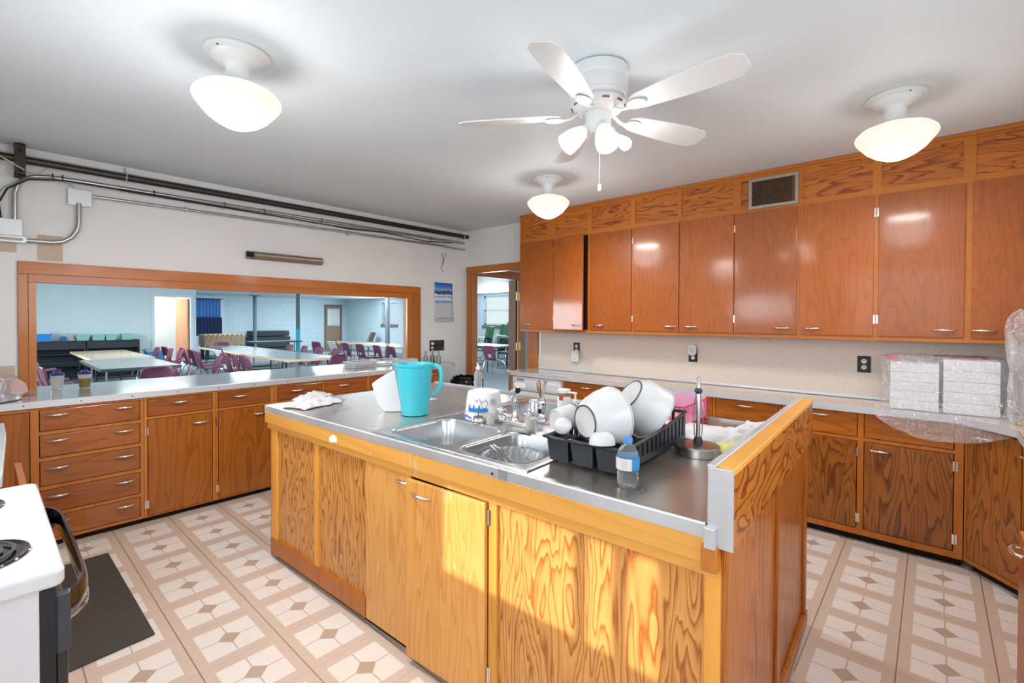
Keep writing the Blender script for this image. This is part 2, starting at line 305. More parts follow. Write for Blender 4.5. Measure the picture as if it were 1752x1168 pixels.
# ---------------------------------------------------------------- mesh helpers
class M:
    def __init__(s): s.v = []; s.f = []; s.m = []
    def add(s, vs, fs, m=0, T=None):
        k = len(s.v)
        for q in vs:
            q = Vector(q); s.v.append(tuple(T @ q) if T else tuple(q))
        for f in fs: s.f.append([i+k for i in f]); s.m.append(m)
        return s
    def box(s, a, b, m=0, T=None):
        x0, y0, z0 = [min(p, q) for p, q in zip(a, b)]; x1, y1, z1 = [max(p, q) for p, q in zip(a, b)]
        return s.add([(x0,y0,z0),(x1,y0,z0),(x1,y1,z0),(x0,y1,z0),(x0,y0,z1),(x1,y0,z1),(x1,y1,z1),(x0,y1,z1)],
                     [(0,3,2,1),(4,5,6,7),(0,1,5,4),(1,2,6,5),(2,3,7,6),(3,0,4,7)], m, T)
    def prism(s, poly, z0, z1, m=0, T=None):
        n = len(poly)
        return s.add([(x, y, z0) for x, y in poly]+[(x, y, z1) for x, y in poly],
                     [list(range(n))[::-1], list(range(n, 2*n))]+[(i, (i+1) % n, (i+1) % n+n, i+n) for i in range(n)], m, T)
    def lathe(s, prof, n=28, c=(0, 0, 0), m=0, T=None, sx=1, sy=1):
        vs = []; fs = []
        for r, z in prof:
            for i in range(n):
                a = 2*PI*i/n; vs.append((c[0]+r*math.cos(a)*sx, c[1]+r*math.sin(a)*sy, c[2]+z))
        for j in range(len(prof)-1):
            for i in range(n):
                k = (i+1) % n; fs.append((j*n+i, j*n+k, (j+1)*n+k, (j+1)*n+i))
        if prof[0][0] > 1e-6: fs.append(list(range(n))[::-1])
        if prof[-1][0] > 1e-6: fs.append([(len(prof)-1)*n+i for i in range(n)])
        return s.add(vs, fs, m, T)
    def lathe_open(s, prof, n=28, c=(0, 0, 0), m=0, T=None):
        k = len(s.f); s.lathe(prof, n, c, m, T)
        # drop the caps
        for idx in range(len(s.f)-1, k-1, -1):
            if len(s.f[idx]) > 4 and len(s.f[idx]) == n: del s.f[idx]; del s.m[idx]
        return s
    def cyl(s, p0, p1, r0, r1=None, n=14, m=0, T=None):
        return s.tube([p0, p1], [r0, r0 if r1 is None else r1], n, m=m, T=T)
    def tube(s, path, r, n=8, closed=False, m=0, T=None, flat=1.0):
        P = [Vector(p) for p in path]; R = r if isinstance(r, (list, tuple)) else [r]*len(P)
        vs = []; fs = []; N0 = None; L = len(P)
        for i, p in enumerate(P):
            if closed: t = (P[(i+1) % L]-P[i-1])
            else: t = (P[min(i+1, L-1)]-P[max(i-1, 0)])
            t.normalize()
            if N0 is None:
                N0 = t.orthogonal().normalized()
                if abs(t.z) < 0.9: N0 = (Vector((0, 0, 1)) - t*t.z).normalized()
            N0 = (N0 - t*N0.dot(t)).normalized(); B = t.cross(N0)
            for k in range(n):
                a = 2*PI*k/n; vs.append(p+(N0*math.cos(a)*flat+B*math.sin(a))*R[i])
        for i in range(L if closed else L-1):
            j = (i+1) % L
            for k in range(n): q = (k+1) % n; fs.append((i*n+k, i*n+q, j*n+q, j*n+k))
        if not closed: fs += [list(range(n))[::-1], [(L-1)*n+k for k in range(n)]]
        return s.add(vs, fs, m, T)
    def grid(s, fn, nu, nv, m=0, T=None, skip=None):
        vs = [fn(i/nu, j/nv) for j in range(nv+1) for i in range(nu+1)]
        fs = [(j*(nu+1)+i, j*(nu+1)+i+1, (j+1)*(nu+1)+i+1, (j+1)*(nu+1)+i) for j in range(nv) for i in range(nu) if not (skip and skip(i, j))]
        return s.add(vs, fs, m, T)
    def build(s, name, mats, parent=None, bevel=0, smooth=35, solid=0, loc=None, rz=None, recalc=True, off=0, subs=0):
        me = bpy.data.meshes.new(name); me.from_pydata(s.v, [], s.f)
        if not isinstance(mats, (list, tuple)): mats = [mats]
        for q in mats: me.materials.append(q)
        for i, pl in enumerate(me.polygons): pl.material_index = s.m[i]; pl.use_smooth = smooth > 0
        if recalc:
            bm = bmesh.new(); bm.from_mesh(me); bmesh.ops.recalc_face_normals(bm, faces=bm.faces); bm.to_mesh(me); bm.free()
        if smooth > 0: me.set_sharp_from_angle(angle=math.radians(smooth))
        o = bpy.data.objects.new(name, me); COL.objects.link(o)
        if parent is not None: o.parent = parent
        if loc: o.location = loc
        if rz: o.rotation_euler = (0, 0, rz)
        if solid:
            md = o.modifiers.new('solid', 'SOLIDIFY'); md.thickness = solid; md.offset = off
        if bevel:
            md = o.modifiers.new('bevel', 'BEVEL'); md.width = bevel; md.segments = 2; md.limit_method = 'ANGLE'; md.angle_limit = math.radians(40)
        if subs:
            md = o.modifiers.new('subsurf', 'SUBSURF'); md.levels = subs; md.render_levels = subs
        return o

def thing(name, label, cat, loc=(0, 0, 0), rz=0, group=None):
    o = bpy.data.objects.new(name, None); o.empty_display_size = 0.05; COL.objects.link(o)
    o.location = loc; o.rotation_euler = (0, 0, rz); o['label'] = label; o['category'] = cat
    if group: o['group'] = group
    return o
def tag(o, label, cat, group=None, kind=None):
    o['label'] = label; o['category'] = cat
    if group: o['group'] = group
    if kind: o['kind'] = kind
    return o
def struct(o): o['kind'] = 'structure'; return o
def dup(root, loc, rz, label=None, group=None):
    r = root.copy(); COL.objects.link(r); r.location = loc; r.rotation_euler = (0, 0, rz)
    if label: r['label'] = label
    if group: r['group'] = group
    for ch in list(root.children):
        c = ch.copy(); COL.objects.link(c); c.parent = r
        for g in list(ch.children):
            d = g.copy(); COL.objects.link(d); d.parent = c
    return r
def rrect(x0, y0, x1, y1, r, n=5):
    P = []
    for cx, cy, a0 in ((x1-r, y1-r, 0), (x0+r, y1-r, 90), (x0+r, y0+r, 180), (x1-r, y0+r, 270)):
        for k in range(n+1):
            a = math.radians(a0+90*k/n); P.append((cx+r*math.cos(a), cy+r*math.sin(a)))
    return P
def crumple(s, cx, cy, z, sx, sy, h, seed, nu=22, nv=18, rot=0, m=0):
    """heap of cloth: a wrinkled sheet whose rim lies on the surface"""
    c, sn = math.cos(rot), math.sin(rot)
    def fn(u, v):
        x, y = (u-.5)*2, (v-.5)*2
        q = Vector((x*1.6, y*1.6, seed)); w1 = noise.noise(q); w2 = noise.noise(q*2.3+Vector((3, 1, 0))); w3 = 1-abs(noise.noise(q*1.3))*2.4
        e = max(0, 1-max(abs(x), abs(y))**4)
        hh = h*e*(0.45+0.35*w3+0.5*w2)
        X = x*sx/2*(1+0.22*w1); Y = y*sy/2*(1+0.25*w2)
        return (cx+X*c-Y*sn, cy+X*sn+Y*c, z+0.004+max(0, hh))
    s.grid(fn, nu, nv, m)
    return s

# ================================================================ SETTING
XW, YP, H = 4.335, 4.686, 2.667          # right wall, serving wall, ceiling
X0, Y0 = -0.52, -1.02                    # walls behind the camera
struct(M().box((X0, Y0, -0.05), (XW, YP, 0)).build('floor', FLOOR, smooth=0))
struct(M().box((XW+.001, -1.0, -0.05), (14, YP+.05, -0.001)).box((-2, YP+.051, -0.05), (14, 23, -0.001)).build('floor', HALLF, smooth=0))
struct(M().box((X0-.15, Y0-.15, H), (XW+.1, YP+.1, H+.1)).build('ceiling', CEIL, smooth=0))
struct(M().box((XW+.085, -1.0, 2.42), (12.2, YP+.17, 2.52)).box((-2, YP+.17, 2.42), (12.2, 22, 2.52)).build('ceiling', HALLC, smooth=0))
# serving wall with its long opening, continuing behind the small hall with a doorway
m = M(); ya, yb = YP, YP+.06
m.box((X0-.1, ya, 0), (.215, yb, H)).box((.215, ya, 0), (3.40, yb, .90)).box((.215, ya, 1.80), (3.40, yb, H)).box((3.40, ya, 0), (XW+.085, yb, H))
struct(m.build('wall_back', WALL, smooth=0))
m = M(); m.box((XW+.085, ya, 2.19), (5.36, yb, 2.42)).box((5.36, ya, 0), (12.1, yb, 2.42))
struct(m.build('wall_back', HALLW, smooth=0))
# right wall with the doorway
m = M(); m.box((XW, Y0-.1, 0), (XW+.085, 3.56, H)).box((XW, 4.60, 0), (XW+.085, YP, H)).box((XW, 3.56, 2.135), (XW+.085, 4.60, H))
struct(m.build('wall_right', WALL, smooth=0))
# walls behind the camera: sun window, plus two unseen windows added for fill
m = M()
def holed(m, xa, xb, z1, holes, lo, hi, axis):
    """wall running lo..hi along the other axis between xa and xb, with rectangular holes (a0,a1,z0,z1)"""
    cuts = sorted(set([lo, hi]+[h[0] for h in holes]+[h[1] for h in holes]))
    for a, b in zip(cuts, cuts[1:]):
        hs = [h for h in holes if h[0] <= a+1e-6 and h[1] >= b-1e-6]
        segs = [(0, z1)] if not hs else [(0, hs[0][2]), (hs[0][3], z1)]
        for z0_, z1_ in segs:
            if axis == 'y': m.box((xa, a, z0_), (xb, b, z1_))
            else: m.box((a, xa, z0_), (b, xb, z1_))
holed(m, X0-.1, X0, H, [(1.65, 2.58, 1.50, 1.90), (-.3, 1.0, 1.2, 2.3)], Y0-.1, YP, 'y'); struct(m.build('wall_left', WALL, smooth=0))
m = M(); holed(m, Y0-.1, Y0, H, [(.2, 2.2, 1.25, 2.25)], X0-.1, XW+.085, 'x'); struct(m.build('wall_front', WALL, smooth=0))
def window_y(name, x, y0, y1, z0, z1, bars, hb=()):
    m = M(); f = .035
    m.box((x-.05, y0, z0), (x-.01, y0+f, z1)).box((x-.05, y1-f, z0), (x-.01, y1, z1)).box((x-.05, y0, z0), (x-.01, y1, z0+f)).box((x-.05, y0, z1-f), (x-.01, y1, z1))
    for b in bars: m.box((x-.045, b-.017, z0), (x-.015, b+.017, z1))
    for b in hb: m.box((x-.045, y0, b-.012), (x-.015, y1, b+.012))
    o = struct(m.build(name, WHITE_P, smooth=0)); return o
m_ = window_y('window_1', X0, 1.65, 2.58, 1.465, 1.925, (1.955, 1.815))
window_y('window_2', X0, -.3, 1.0, 1.2, 2.3, (.35,), (1.75,))  # unseen frame added to go with the large west fill
m = M(); x0, x1, z0, z1, y, f = .2, 2.2, 1.25, 2.25, Y0, .05
m.box((x0, y-.06, z0), (x0+f, y-.02, z1)).box((x1-f, y-.06, z0), (x1, y-.02, z1)).box((x0, y-.06, z0), (x1, y-.02, z0+f)).box((x0, y-.06, z1-f), (x1, y-.02, z1)).box((1.17, y-.06, z0), (1.23, y-.02, z1))
struct(m.build('window_3', WHITE_P, smooth=0))  # unseen frame added to go with the south fill

# dining hall shell
XD, YD, YL = 12.1, 21.8, 16.0
struct(M().box((4.15, YD, 0), (XD+.1, YD+.1, 2.42)).build('wall_hall_far', BLOCK, smooth=0))
m = M(); m.box((-2, YL, 0), (3.17, YL+.12, 2.42)).box((3.17, YL, 2.09), (4.02, YL+.12, 2.42)).box((4.02, YL, 0), (4.15, YL+.12, 2.42)).box((4.03, YL+.12, 0), (4.15, YD, 2.42))
struct(m.build('wall_hall_left', HALLW, smooth=0))
struct(M().box((1.5, YL+1.6, 0), (4.03, YL+1.7, 2.42)).box((1.5, YL+.12, 0), (1.6, YL+1.6, 2.42)).build('wall_hall_closet', plain('closet_white', (228, 228, 228), .6), smooth=0))
struct(M().box((-2.1, YP+.12, 0), (-2, YL, 2.42)).build('wall_hall_side', HALLW, smooth=0))
m = M(); holed(m, XD, XD+.15, 2.42, [(5.2, 6.4, 1.28, 2.32), (10.93, 12.15, 1.28, 2.32), (17.5, 18.7, 1.24, 2.2)], 4.7, YD, 'y'); struct(m.build('wall_hall_right', HALLW, smooth=0))
SASH = plain('window_sash', (206, 204, 202), .5)
SILL = plain('dark_brick_sill', (124, 112, 108), .8)
OUT = plain('outdoor_siding', (196, 198, 198), .8)
for k, (a, b, c, d) in enumerate(((5.2, 6.4, 1.28, 2.32), (10.93, 12.15, 1.28, 2.32), (17.5, 18.7, 1.24, 2.2))):
    m = M(); x = XD+.05; f = .06
    m.box((x, a, c), (x+.04, a+f, d)).box((x, b-f, c), (x+.04, b, d)).box((x, a, c), (x+.04, b, c+f)).box((x, a, d-f), (x+.04, b, d)).box((x, a, (c+d)/2-.03), (x+.04, b, (c+d)/2+.03))
    o = struct(m.build('window_%d' % (4+k), SASH, smooth=0))
    M().box((x+.018, a+f, c+f), (x+.022, b-f, d-f)).build('glass', PANE, o, smooth=0)
    M().box((XD-.04, a-.05, c-.12), (XD+.05, b+.05, c)).build('sill', SILL, o, smooth=0)
# neighbouring house outside the hall windows
hs = thing('neighbouring_house', 'pale sided house seen through the hall window beyond the doorway', 'house', (17, 11, 0))
m = M()
for k in range(22): m.box((0, -6, k*.15), (.2+.012*(k % 2), 8, k*.15+.15))
m.build('wall', OUT, hs, smooth=0)
M().box((-.35, -6.2, 3.3), (.6, 8.2, 3.45)).build('roof', plain('grey_roof', (120, 124, 128), .8), hs, smooth=0)
struct(M().box((12.2, -10, -.1), (60, 60, -.05)).build('floor', plain('outdoor_paving', (170, 170, 165), .9), smooth=0))

# plaster details on the serving wall
struct(M().box((X0, YP-.012, 1.10), (.155, YP, 2.0)).build('trim_1', WALL, smooth=0))
m = M().box((.262, YP-.002, 1.90), (.392, YP, 2.08)).box((-.3, YP-.003, 1.94), (.16, YP-.0121, 2.03)).box((-.4, YP-.014, 1.0), (.15, YP-.0121, 1.17))
struct(m.build('trim_2', PATCH, smooth=0))
# header trim and jambs of the serving opening
y0, y1 = YP-.022, YP+.145
m = M().box((.166, y0, .966), (.214, YP, 1.7995)).build('trim_3', W_trim, smooth=0, bevel=.002); struct(m)
struct(M().box((.215, YP-.018, .966), (.255, YP+.065, 1.742)).build('trim_4', W_trim, smooth=0, bevel=.002))
struct(M().box((.166, y0, 1.80), (3.565, YP, 1.885)).build('trim_5', W_trimh, smooth=0, bevel=.003))
struct(M().box((.215, YP-.018, 1.742), (3.45, YP+.065, 1.80)).build('trim_6', W_trimh, smooth=0, bevel=.002))
struct(M().box((3.45, y0, .966), (3.565, YP, 1.7995)).build('trim_7', W_trim, smooth=0, bevel=.003))
struct(M().box((3.372, YP-.018, .966), (3.45, YP+.02, 1.742)).build('trim_8', W_trim, smooth=0, bevel=.003))
struct(M().box((3.372, YP+.021, .966), (3.40, YP+.07, 1.742)).build('trim_9', W_door, smooth=0, bevel=.003))
# kitchen door casing
m = M().box((XW-.02, 4.568, 0), (XW, 4.66, 2.185)).box((XW-.02, 3.44, 0), (XW, 3.57, 2.185)); d1 = struct(m.build('door_1', W_trim, smooth=0, bevel=.003))
M().box((XW-.022, 3.44, 2.10), (XW, 4.662, 2.19)).build('head_casing', W_trimh, d1, smooth=0, bevel=.003)
M().box((XW-.01, 4.560, 0), (XW+.09, 4.60, 2.105)).box((XW-.01, 3.56, 0), (XW+.09, 3.60, 2.105)).build('jamb', W_trim, d1, smooth=0, bevel=.002)
M().box((XW-.01, 3.56, 2.105), (XW+.09, 4.60, 2.134)).build('head_jamb', W_trimh, d1, smooth=0)
# doorway from the small hall into the dining hall
d2 = struct(M().box((4.47, YP-.02, 2.085), (5.55, YP, 2.20)).build('door_2', W_trimh, smooth=0, bevel=.003))
M().box((5.345, YP-.03, 0), (5.36, YP+.14, 2.085)).build('jamb', plain('dark_stained_edge', (120, 80, 54), .5), d2, smooth=0)
M().box((5.345, YP-.05, 0), (5.43, YP-.001, 2.085)).box((5.43, YP-.035, 0), (5.53, YP-.001, 2.085)).build('casing', W_door, d2, smooth=0, bevel=.003)
for z in (1.78, 1.03): M().box((5.30, YP-.054, z), (5.40, YP-.0505, z+.12)).box((5.335, YP-.062, z), (5.35, YP-.0505, z+.12)).build('hinge', BRASS, d2, smooth=0)

# ================================================================ CABINETS
def handle_mesh():
    m = M(); pts = []; rr = []
    for k in range(13):
        t = -1+k/6; pts.append((t*.060, -.004-.022*(1-t*t)**.8 if abs(t) < 1 else -.004, 0)); rr.append(.003+.0062*(1-abs(t))**.7)
    m.tube(pts, rr, 6)
    for s_ in (-1, 1): m.cyl((s_*.038, 0, 0), (s_*.038, -.012, 0), .004, n=8)
    return m
HM = None
def add_handle(parent, x, y, z, rot=0):
    global HM
    if HM is None:
        o = handle_mesh().build('handle', CHROMED, parent, smooth=60); HM = o.data
    else:
        o = bpy.data.objects.new('handle', HM); COL.objects.link(o); o.parent = parent
    o.location = (x, y, z); o.rotation_euler = (0, rot, 0)
def add_hinge(parent, x, y, z, mat=CHROMED):
    m = M().box((x-.011, y-.003, z-.03), (x+.011, y, z+.03)).cyl((x, y-.004, z-.03), (x, y-.004, z+.03), .004, n=8)
    m.build('hinge', mat, parent, smooth=60)

def cabinet(name, label, origin, rz, w, depth, z0, z1, fronts, mats, cat='cabinet', group=None, toe=0, panels=(), top_open=True, gap=.004, proud=.003):
    """local x along the front, y into the wall, front plane y=0; fronts: (kind,x0,x1,z0,z1,[(hx,hz)],hinge side)"""
    MD, MH, MF, MP = mats
    t = thing(name, label, cat, origin, rz, group)
    b = M(); zt = z0+toe
    b.box((.001, .025, zt), (.018, depth, z1)).box((w-.018, .025, zt), (w-.001, depth, z1)).box((.018, depth-.01, zt), (w-.018, depth, z1)).box((.018, .025, zt), (w-.018, depth-.01, zt+.018)).box((.018, .025, z1-.015), (w-.018, depth-.01, z1))
    b.build('body', MD, t, smooth=0)
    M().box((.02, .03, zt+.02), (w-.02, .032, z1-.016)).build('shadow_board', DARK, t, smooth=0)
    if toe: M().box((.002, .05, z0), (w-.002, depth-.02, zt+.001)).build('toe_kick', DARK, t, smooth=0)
    ops = [(f[1]-gap, f[2]+gap, f[3]-gap, f[4]+gap) for f in fronts]+[(p[0], p[1], p[2], p[3]) for p in panels]
    xs = sorted(set([0, w]+[v for o in ops for v in (max(0, o[0]), min(w, o[1]))])); zs = sorted(set([zt, z1]+[v for o in ops for v in (max(zt, o[2]), min(z1, o[3]))]))
    fm = M()
    for a, b_ in zip(zs, zs[1:]):
        run = None
        for c, d in zip(xs, xs[1:]):
            hit = any(o[0] < (c+d)/2 < o[1] and o[2] < (a+b_)/2 < o[3] for o in ops)
            if not hit: run = (run[0], d) if run else (c, d)
            if hit and run: fm.box((run[0], 0, a), (run[1], .022, b_)); run = None
        if run: fm.box((run[0], 0, a), (run[1], .022, b_))
    fm.build('face_frame', MF, t, smooth=0)
    for p in panels:
        M().box((p[0]-.002, .008, p[2]-.002), (p[1]+.002, .016, p[3]+.002)).build('fixed_panel', MP, t, smooth=0)
    for f in fronts:
        kind, a, c, d, e, hs_ = f[:6]; hinge = f[6] if len(f) > 6 else None; horiz = kind == 'drawer'
        o = M().box((a, -proud, d), (c, .018, e)).build(kind, MH if horiz else MD, t, smooth=0, bevel=.003)
        for hx, hz in hs_: add_handle(o, hx, -proud, hz)
        if hinge:
            hx = a-.008 if hinge == 'L' else c+.008
            for hz in (d+(e-d)*.12, e-(e-d)*.12): add_hinge(o, hx, 0, hz, f[7] if len(f) > 7 else CHROMED)
    return t

# ---- upper cabinets on the right wall (x front plane = XU)
XU = 4.065
def up_y(v): return v
pos = ['beside the doorway', 'second from the doorway', 'holding the vent grille', 'to the right of the vent grille', 'above the tall milky bag']
edges = [3.50, 2.583, 1.657, .752, -.162, -1.02]
doors = [(3.489, 3.029), (3.013, 2.597), (2.57, 2.115), (2.097, 1.662), (1.652, 1.208), (1.199, .764), (.742, .304), (.279, -.147), (-.180, -.60), (-.62, -.99)]
hpx = [3.385, 2.68, 2.46, 1.74, 1.555, .85, .655, -.055, -.232, -.9]
hz_ = 1.44
for k in range(5):
    y0, y1 = edges[k], edges[k+1]; w_ = y0-y1; fr = []
    for j in (0, 1):
        a, b = doors[2*k+j]; h = hpx[2*k+j]
        hg = 'R' if (2*k+j) in (0, 2, 4, 6, 8) else 'L'
        fr.append(('door', y0-a, y0-b, 1.392, 2.352, [(y0-h, hz_)], hg))
    if k == 0: fr[0] = ('door', .008, y0-3.029, 1.392, 2.352, [(y0-3.385, hz_)], 'R'); fr = [fr[0]]   # second door is ajar, built below
    pn = []
    for j in (0, 1):
        a, b = doors[2*k+j]; pn.append((y0-a+.012, y0-b-.012, 2.395, 2.622))
    if k == 0: pass
    if k == 2: pn = [pn[0], (y0-1.16, y0-.80, 2.385, 2.61)]
    opn = []
    t = cabinet('wall_cabinet', 'orange varnished plywood wall cabinet with two tall doors, ' + pos[k], (XU, y0, 0), -PI/2, w_, .268, 1.363, 2.662,
                fr + ([('door', y0-3.013, y0-2.60, 1.392, 2.352, [], None)] if False else []), (W_up, W_uph, W_uph, W_uppan), group='upper cabinets along the right wall', panels=pn+([(y0-3.013, y0-2.597, 1.392, 2.352)] if k == 0 else []), proud=.012, gap=-.004)
    if k == 0:
        # ajar opening's filler (the last fixed_panel) set back, coloured dark as interior shade
        fp = [c for c in t.children if c.name.startswith('fixed_panel')][-1]; fp.data.transform(Matrix.Translation((0, .012, 0))); fp.data.materials[0] = DARK; fp.name = 'interior_shade_panel'
        o = M().box((0, -.018, 1.392), (.416, 0, 2.352)).build('door', W_up, t, smooth=0, bevel=.003, loc=(y0-3.013, -.004, 0), rz=math.radians(-9))
        add_handle(o, .335, -.018, hz_)
        for hz2 in (1.51, 2.24): add_hinge(o, -.006, -.004, hz2, BRASS)
    M().box((0, -.012, 2.64), (w_, .001, 2.664)).build('crown_strip', W_uph, t, smooth=0)
# vent grille
v = thing('vent_grille', 'grey metal vent grille with dark louvres set above the wall cabinets', 'vent', (XU, 1.10, 2.49), -PI/2)
M().box((0, -.016, -.118), (.345, .0, -.095)).box((0, -.016, .095), (.345, 0, .118)).box((0, -.016, -.095), (.024, 0, .095)).box((.321, -.016, -.095), (.345, 0, .095)).build('frame', plain('vent_grey', (152, 146, 134), .4, .5), v, smooth=0, bevel=.002)
m = M()
for k in range(32): x = .026+k*.0094; m.box((x, -.010, -.095), (x+.0022, .012, .095))
m.build('louvres', plain('louvre_brown', (92, 78, 66), .5, .3), v, smooth=0)
M().box((.02, .012, -.1), (.325, .016, .1)).build('duct', BLACK_M, v, smooth=0)

# ---- backsplash
bs = M().box((XW-.012, Y0, .93), (XW-.001, 3.40, 1.363)).build('backsplash', SPECK, smooth=0); tag(bs, 'cream speckled laminate backsplash between right counter and wall cabinets', 'backsplash')
M().box((XW-.02, Y0, .926), (XW-.012, 3.40, .942)).box((XW-.018, 3.395, .93), (XW-.001, 3.41, 1.363)).build('metal_trim', ALU, bs, smooth=0)

# ---- right base cabinets
XL = 3.925
def base_unit(ya, yb, label, fronts, group='base cabinets under the right counter'):
    fr = [(k, ya-a, ya-b, z0, z1, [(ya-h, hz) for h, hz in hs_]) + tuple(rest) for k, a, b, z0, z1, hs_, *rest in fronts]
    return cabinet('base_cabinet', label, (XL, ya, 0), -PI/2, ya-yb, XW-.012-XL, 0, .886, fr, (W_lo, W_loh, W_lof, W_lo), toe=.055, group=group)
base_unit(2.785, 1.795, 'brown base cabinet of two drawers right of the white dishwasher', [
    ('drawer', 2.765, 2.29, .72, .876, [(2.524, .830)]), ('drawer', 2.245, 1.82, .72, .876, [(2.03, .832)]),
    ('door', 2.765, 2.29, .10, .685, [(2.35, .64)], 'L'), ('door', 2.245, 1.82, .10, .685, [(2.18, .64)], 'R')])
base_unit(1.79, .830, 'brown base cabinet of two drawers behind the red drying basket', [
    ('drawer', 1.76, 1.32, .72, .876, [(1.457, .842)]), ('drawer', 1.295, .846, .72, .876, [(1.071, .836)]),
    ('door', 1.76, 1.32, .10, .685, [(1.4, .64)], 'L'), ('door', 1.295, .846, .10, .685, [(1.2, .64)], 'R')])
base_unit(.825, -.150, 'dark-grained brown base cabinet left of the angled corner cabinet', [
    ('drawer', .80, .373, .716, .876, [(.582, .842)]), ('drawer', .332, -.105, .716, .876, []),
    ('door', .80, .373, .10, .685, [(.72, .64)], 'R'), ('door', .332, -.105, .10, .685, [(.249, .640)], 'R')])
# angled corner cabinet
dx, dy = 3.665-3.925, -.372+.155; L = math.hypot(dx, dy); ang = math.atan2(dy, dx)
cabinet('corner_cabinet', 'tall-doored brown cabinet set at an angle in the right corner', (3.925, -.155, 0), ang, L, .22, 0, .886,
        [('door', .018, L-.012, .085, .862, [(.105, .822)], None)], (W_lo, W_loh, W_lof, W_lo), toe=.055)
cabinet('base_cabinet', 'brown base cabinet on the right edge with a lower drawer pulled out', (3.66, -.376, 0), PI, 2.2, .60, 0, .886,
        [('door', .04, .60, .10, .86, [(.1, .80)], None), ('drawer', .64, 1.16, .64, .86, [(.9, .75)]), ('door', 1.76, 2.16, .10, .86, [(1.8, .8)], 'R')], (W_lo, W_loh, W_lof, W_lo), toe=.055)
dr = thing('pulled_drawer', 'deep wooden drawer standing open at the right edge of the frame', 'drawer', (2.40, -.376, 0), PI)
M().box((0, -.142, .10), (.02, .0, .77)).box((.02, -.142, .10), (.48, -.12, .77)).box((.48, -.142, .1), (.5, 0, .77)).box((.02, -.12, .10), (.48, 0, .12)).build('box', W_lof, dr, smooth=0)
add_handle(dr, .10, -.145, .73)

# right counter with the chamfered inner corner
ctr = thing('right_counter', 'beige laminate counter with riveted aluminium edge along the right wall', 'counter')
P = [(3.895, 3.50), (3.885, 3.46), (3.885, -.135), (3.635, -.345), (1.40, -.345), (1.40, Y0+.001), (XW-.013, Y0+.001), (XW-.013, 3.55), (3.93, 3.55)]
M().prism(P, .888, .920).build('top', LAM_B, ctr, smooth=0)
M().box((3.87, 2.72, .9201), (XW-.02, 3.53, .9225)).build('grey_section', LAM_G, ctr, smooth=0)
edge = [(3.93, 3.552), (3.885, 3.50), (3.875, 3.46), (3.875, -.132), (3.63, -.337), (1.40, -.337)]
m = M()
for (a, b), (c, d) in zip(edge, edge[1:]):
    v = Vector((c-a, d-b, 0)).normalized(); nx, ny = v.y, -v.x
    if nx > 0 and a > 3.8 and False: nx, ny = -nx, -ny
    m.add([(a, b, .884), (c, d, .884), (c, d, .926), (a, b, .926), (a+.02, b-.001, .926), (c+.02, d-.001, .926), (a+.02, b-.001, .884), (c+.02, d-.001, .884)],
          [(0, 1, 2, 3), (3, 2, 5, 4), (6, 7, 5, 4), (0, 1, 7, 6)])
for k in range(9):
    y = 3.2-k*.38; m.cyl((3.874, y, .905), (3.870, y, .905), .005, n=8)
m.build('metal_edge', ALU, ctr, smooth=30)

# dishwasher
dw = thing('dishwasher', 'white dishwasher under the end of the right counter', 'dishwasher', (3.905, 3.455, 0), -PI/2)
M().box((0, .02, .02), (.66, .42, .882)).build('body', WHITE_E, dw, smooth=0)
M().box((.002, -.012, .73), (.655, .02, .875)).build('control_panel', plain('dishwasher_panel', (214, 216, 218), .3), dw, smooth=0, bevel=.004)
M().box((.012, -.016, .09), (.648, .02, .722)).build('door', WHITE_E, dw, smooth=0, bevel=.004)
M().box((.02, -.02, .745), (.62, -.012, .825)).build('label_strip', plain('dishwasher_strip', (202, 206, 208), .4), dw, smooth=0, bevel=.002)
M().box((.07, -.023, .838), (.17, -.011, .850)).build('vent_slot', plain('slot_grey', (110, 112, 114), .4), dw, smooth=0)
m = M().prism(rrect(.03, .755, .20, .81, .025), 0, .003, T=Matrix(((1, 0, 0, 0), (0, 0, 1, -.0245), (0, 1, 0, 0), (0, 0, 0, 1)))); m.build('dial_window', plain('white_gloss', (250, 250, 250), .2), dw, smooth=0)
for k in range(5): M().box((.25+k*.05, -.023, .775), (.275+k*.05, -.019, .79)).build('button', WHITE_P, dw, smooth=0)
M().box((-.03, -.0, 0), (-.004, .40, .885)).build('end_board', W_trim, dw, smooth=0)

# ---- serving-wall cabinets
YB = 4.258
PM = (W_pa, W_pah, W_paf, W_pa)
def punit(xa, xb, label, fr):
    fr = [(k, a-xa, b-xa, z0, z1, [(h-xa, hz) for h, hz in hs_])+tuple(r) for k, a, b, z0, z1, hs_, *r in fr]
    return cabinet('base_cabinet', label, (xa, YB, 0), 0, xb-xa, YP-YB-.003, 0, .9225, fr, PM, toe=.045, group='base cabinets under the serving counter')
punit(-.50, .222, 'plain end base cabinet beside the stove wall, left of the drawer stack', [('door', -.20, .196, .075, .895, [], None)])
punit(.222, .776, 'base cabinet with a stack of five wide drawers, two pulls on each',
      [('drawer', .243, .752, a, b, [(.328, (a+b)/2+.032), (.668, (a+b)/2+.032)]) for a, b in ((.768, .902), (.600, .738), (.415, .568), (.235, .383), (.068, .205))])
punit(.778, 1.232, 'base cabinet with one drawer over one door, right of the drawer stack', [('drawer', .80, 1.210, .780, .902, [(1.003, .866)]), ('door', .80, 1.210, .055, .755, [(1.13, .69)], 'L')])
punit(1.234, 1.68, 'base cabinet with a black strap on its pull, next to the island', [('drawer', 1.255, 1.645, .780, .902, [(1.421, .860)]), ('door', 1.255, 1.645, .055, .755, [(1.57, .695)], 'L')])
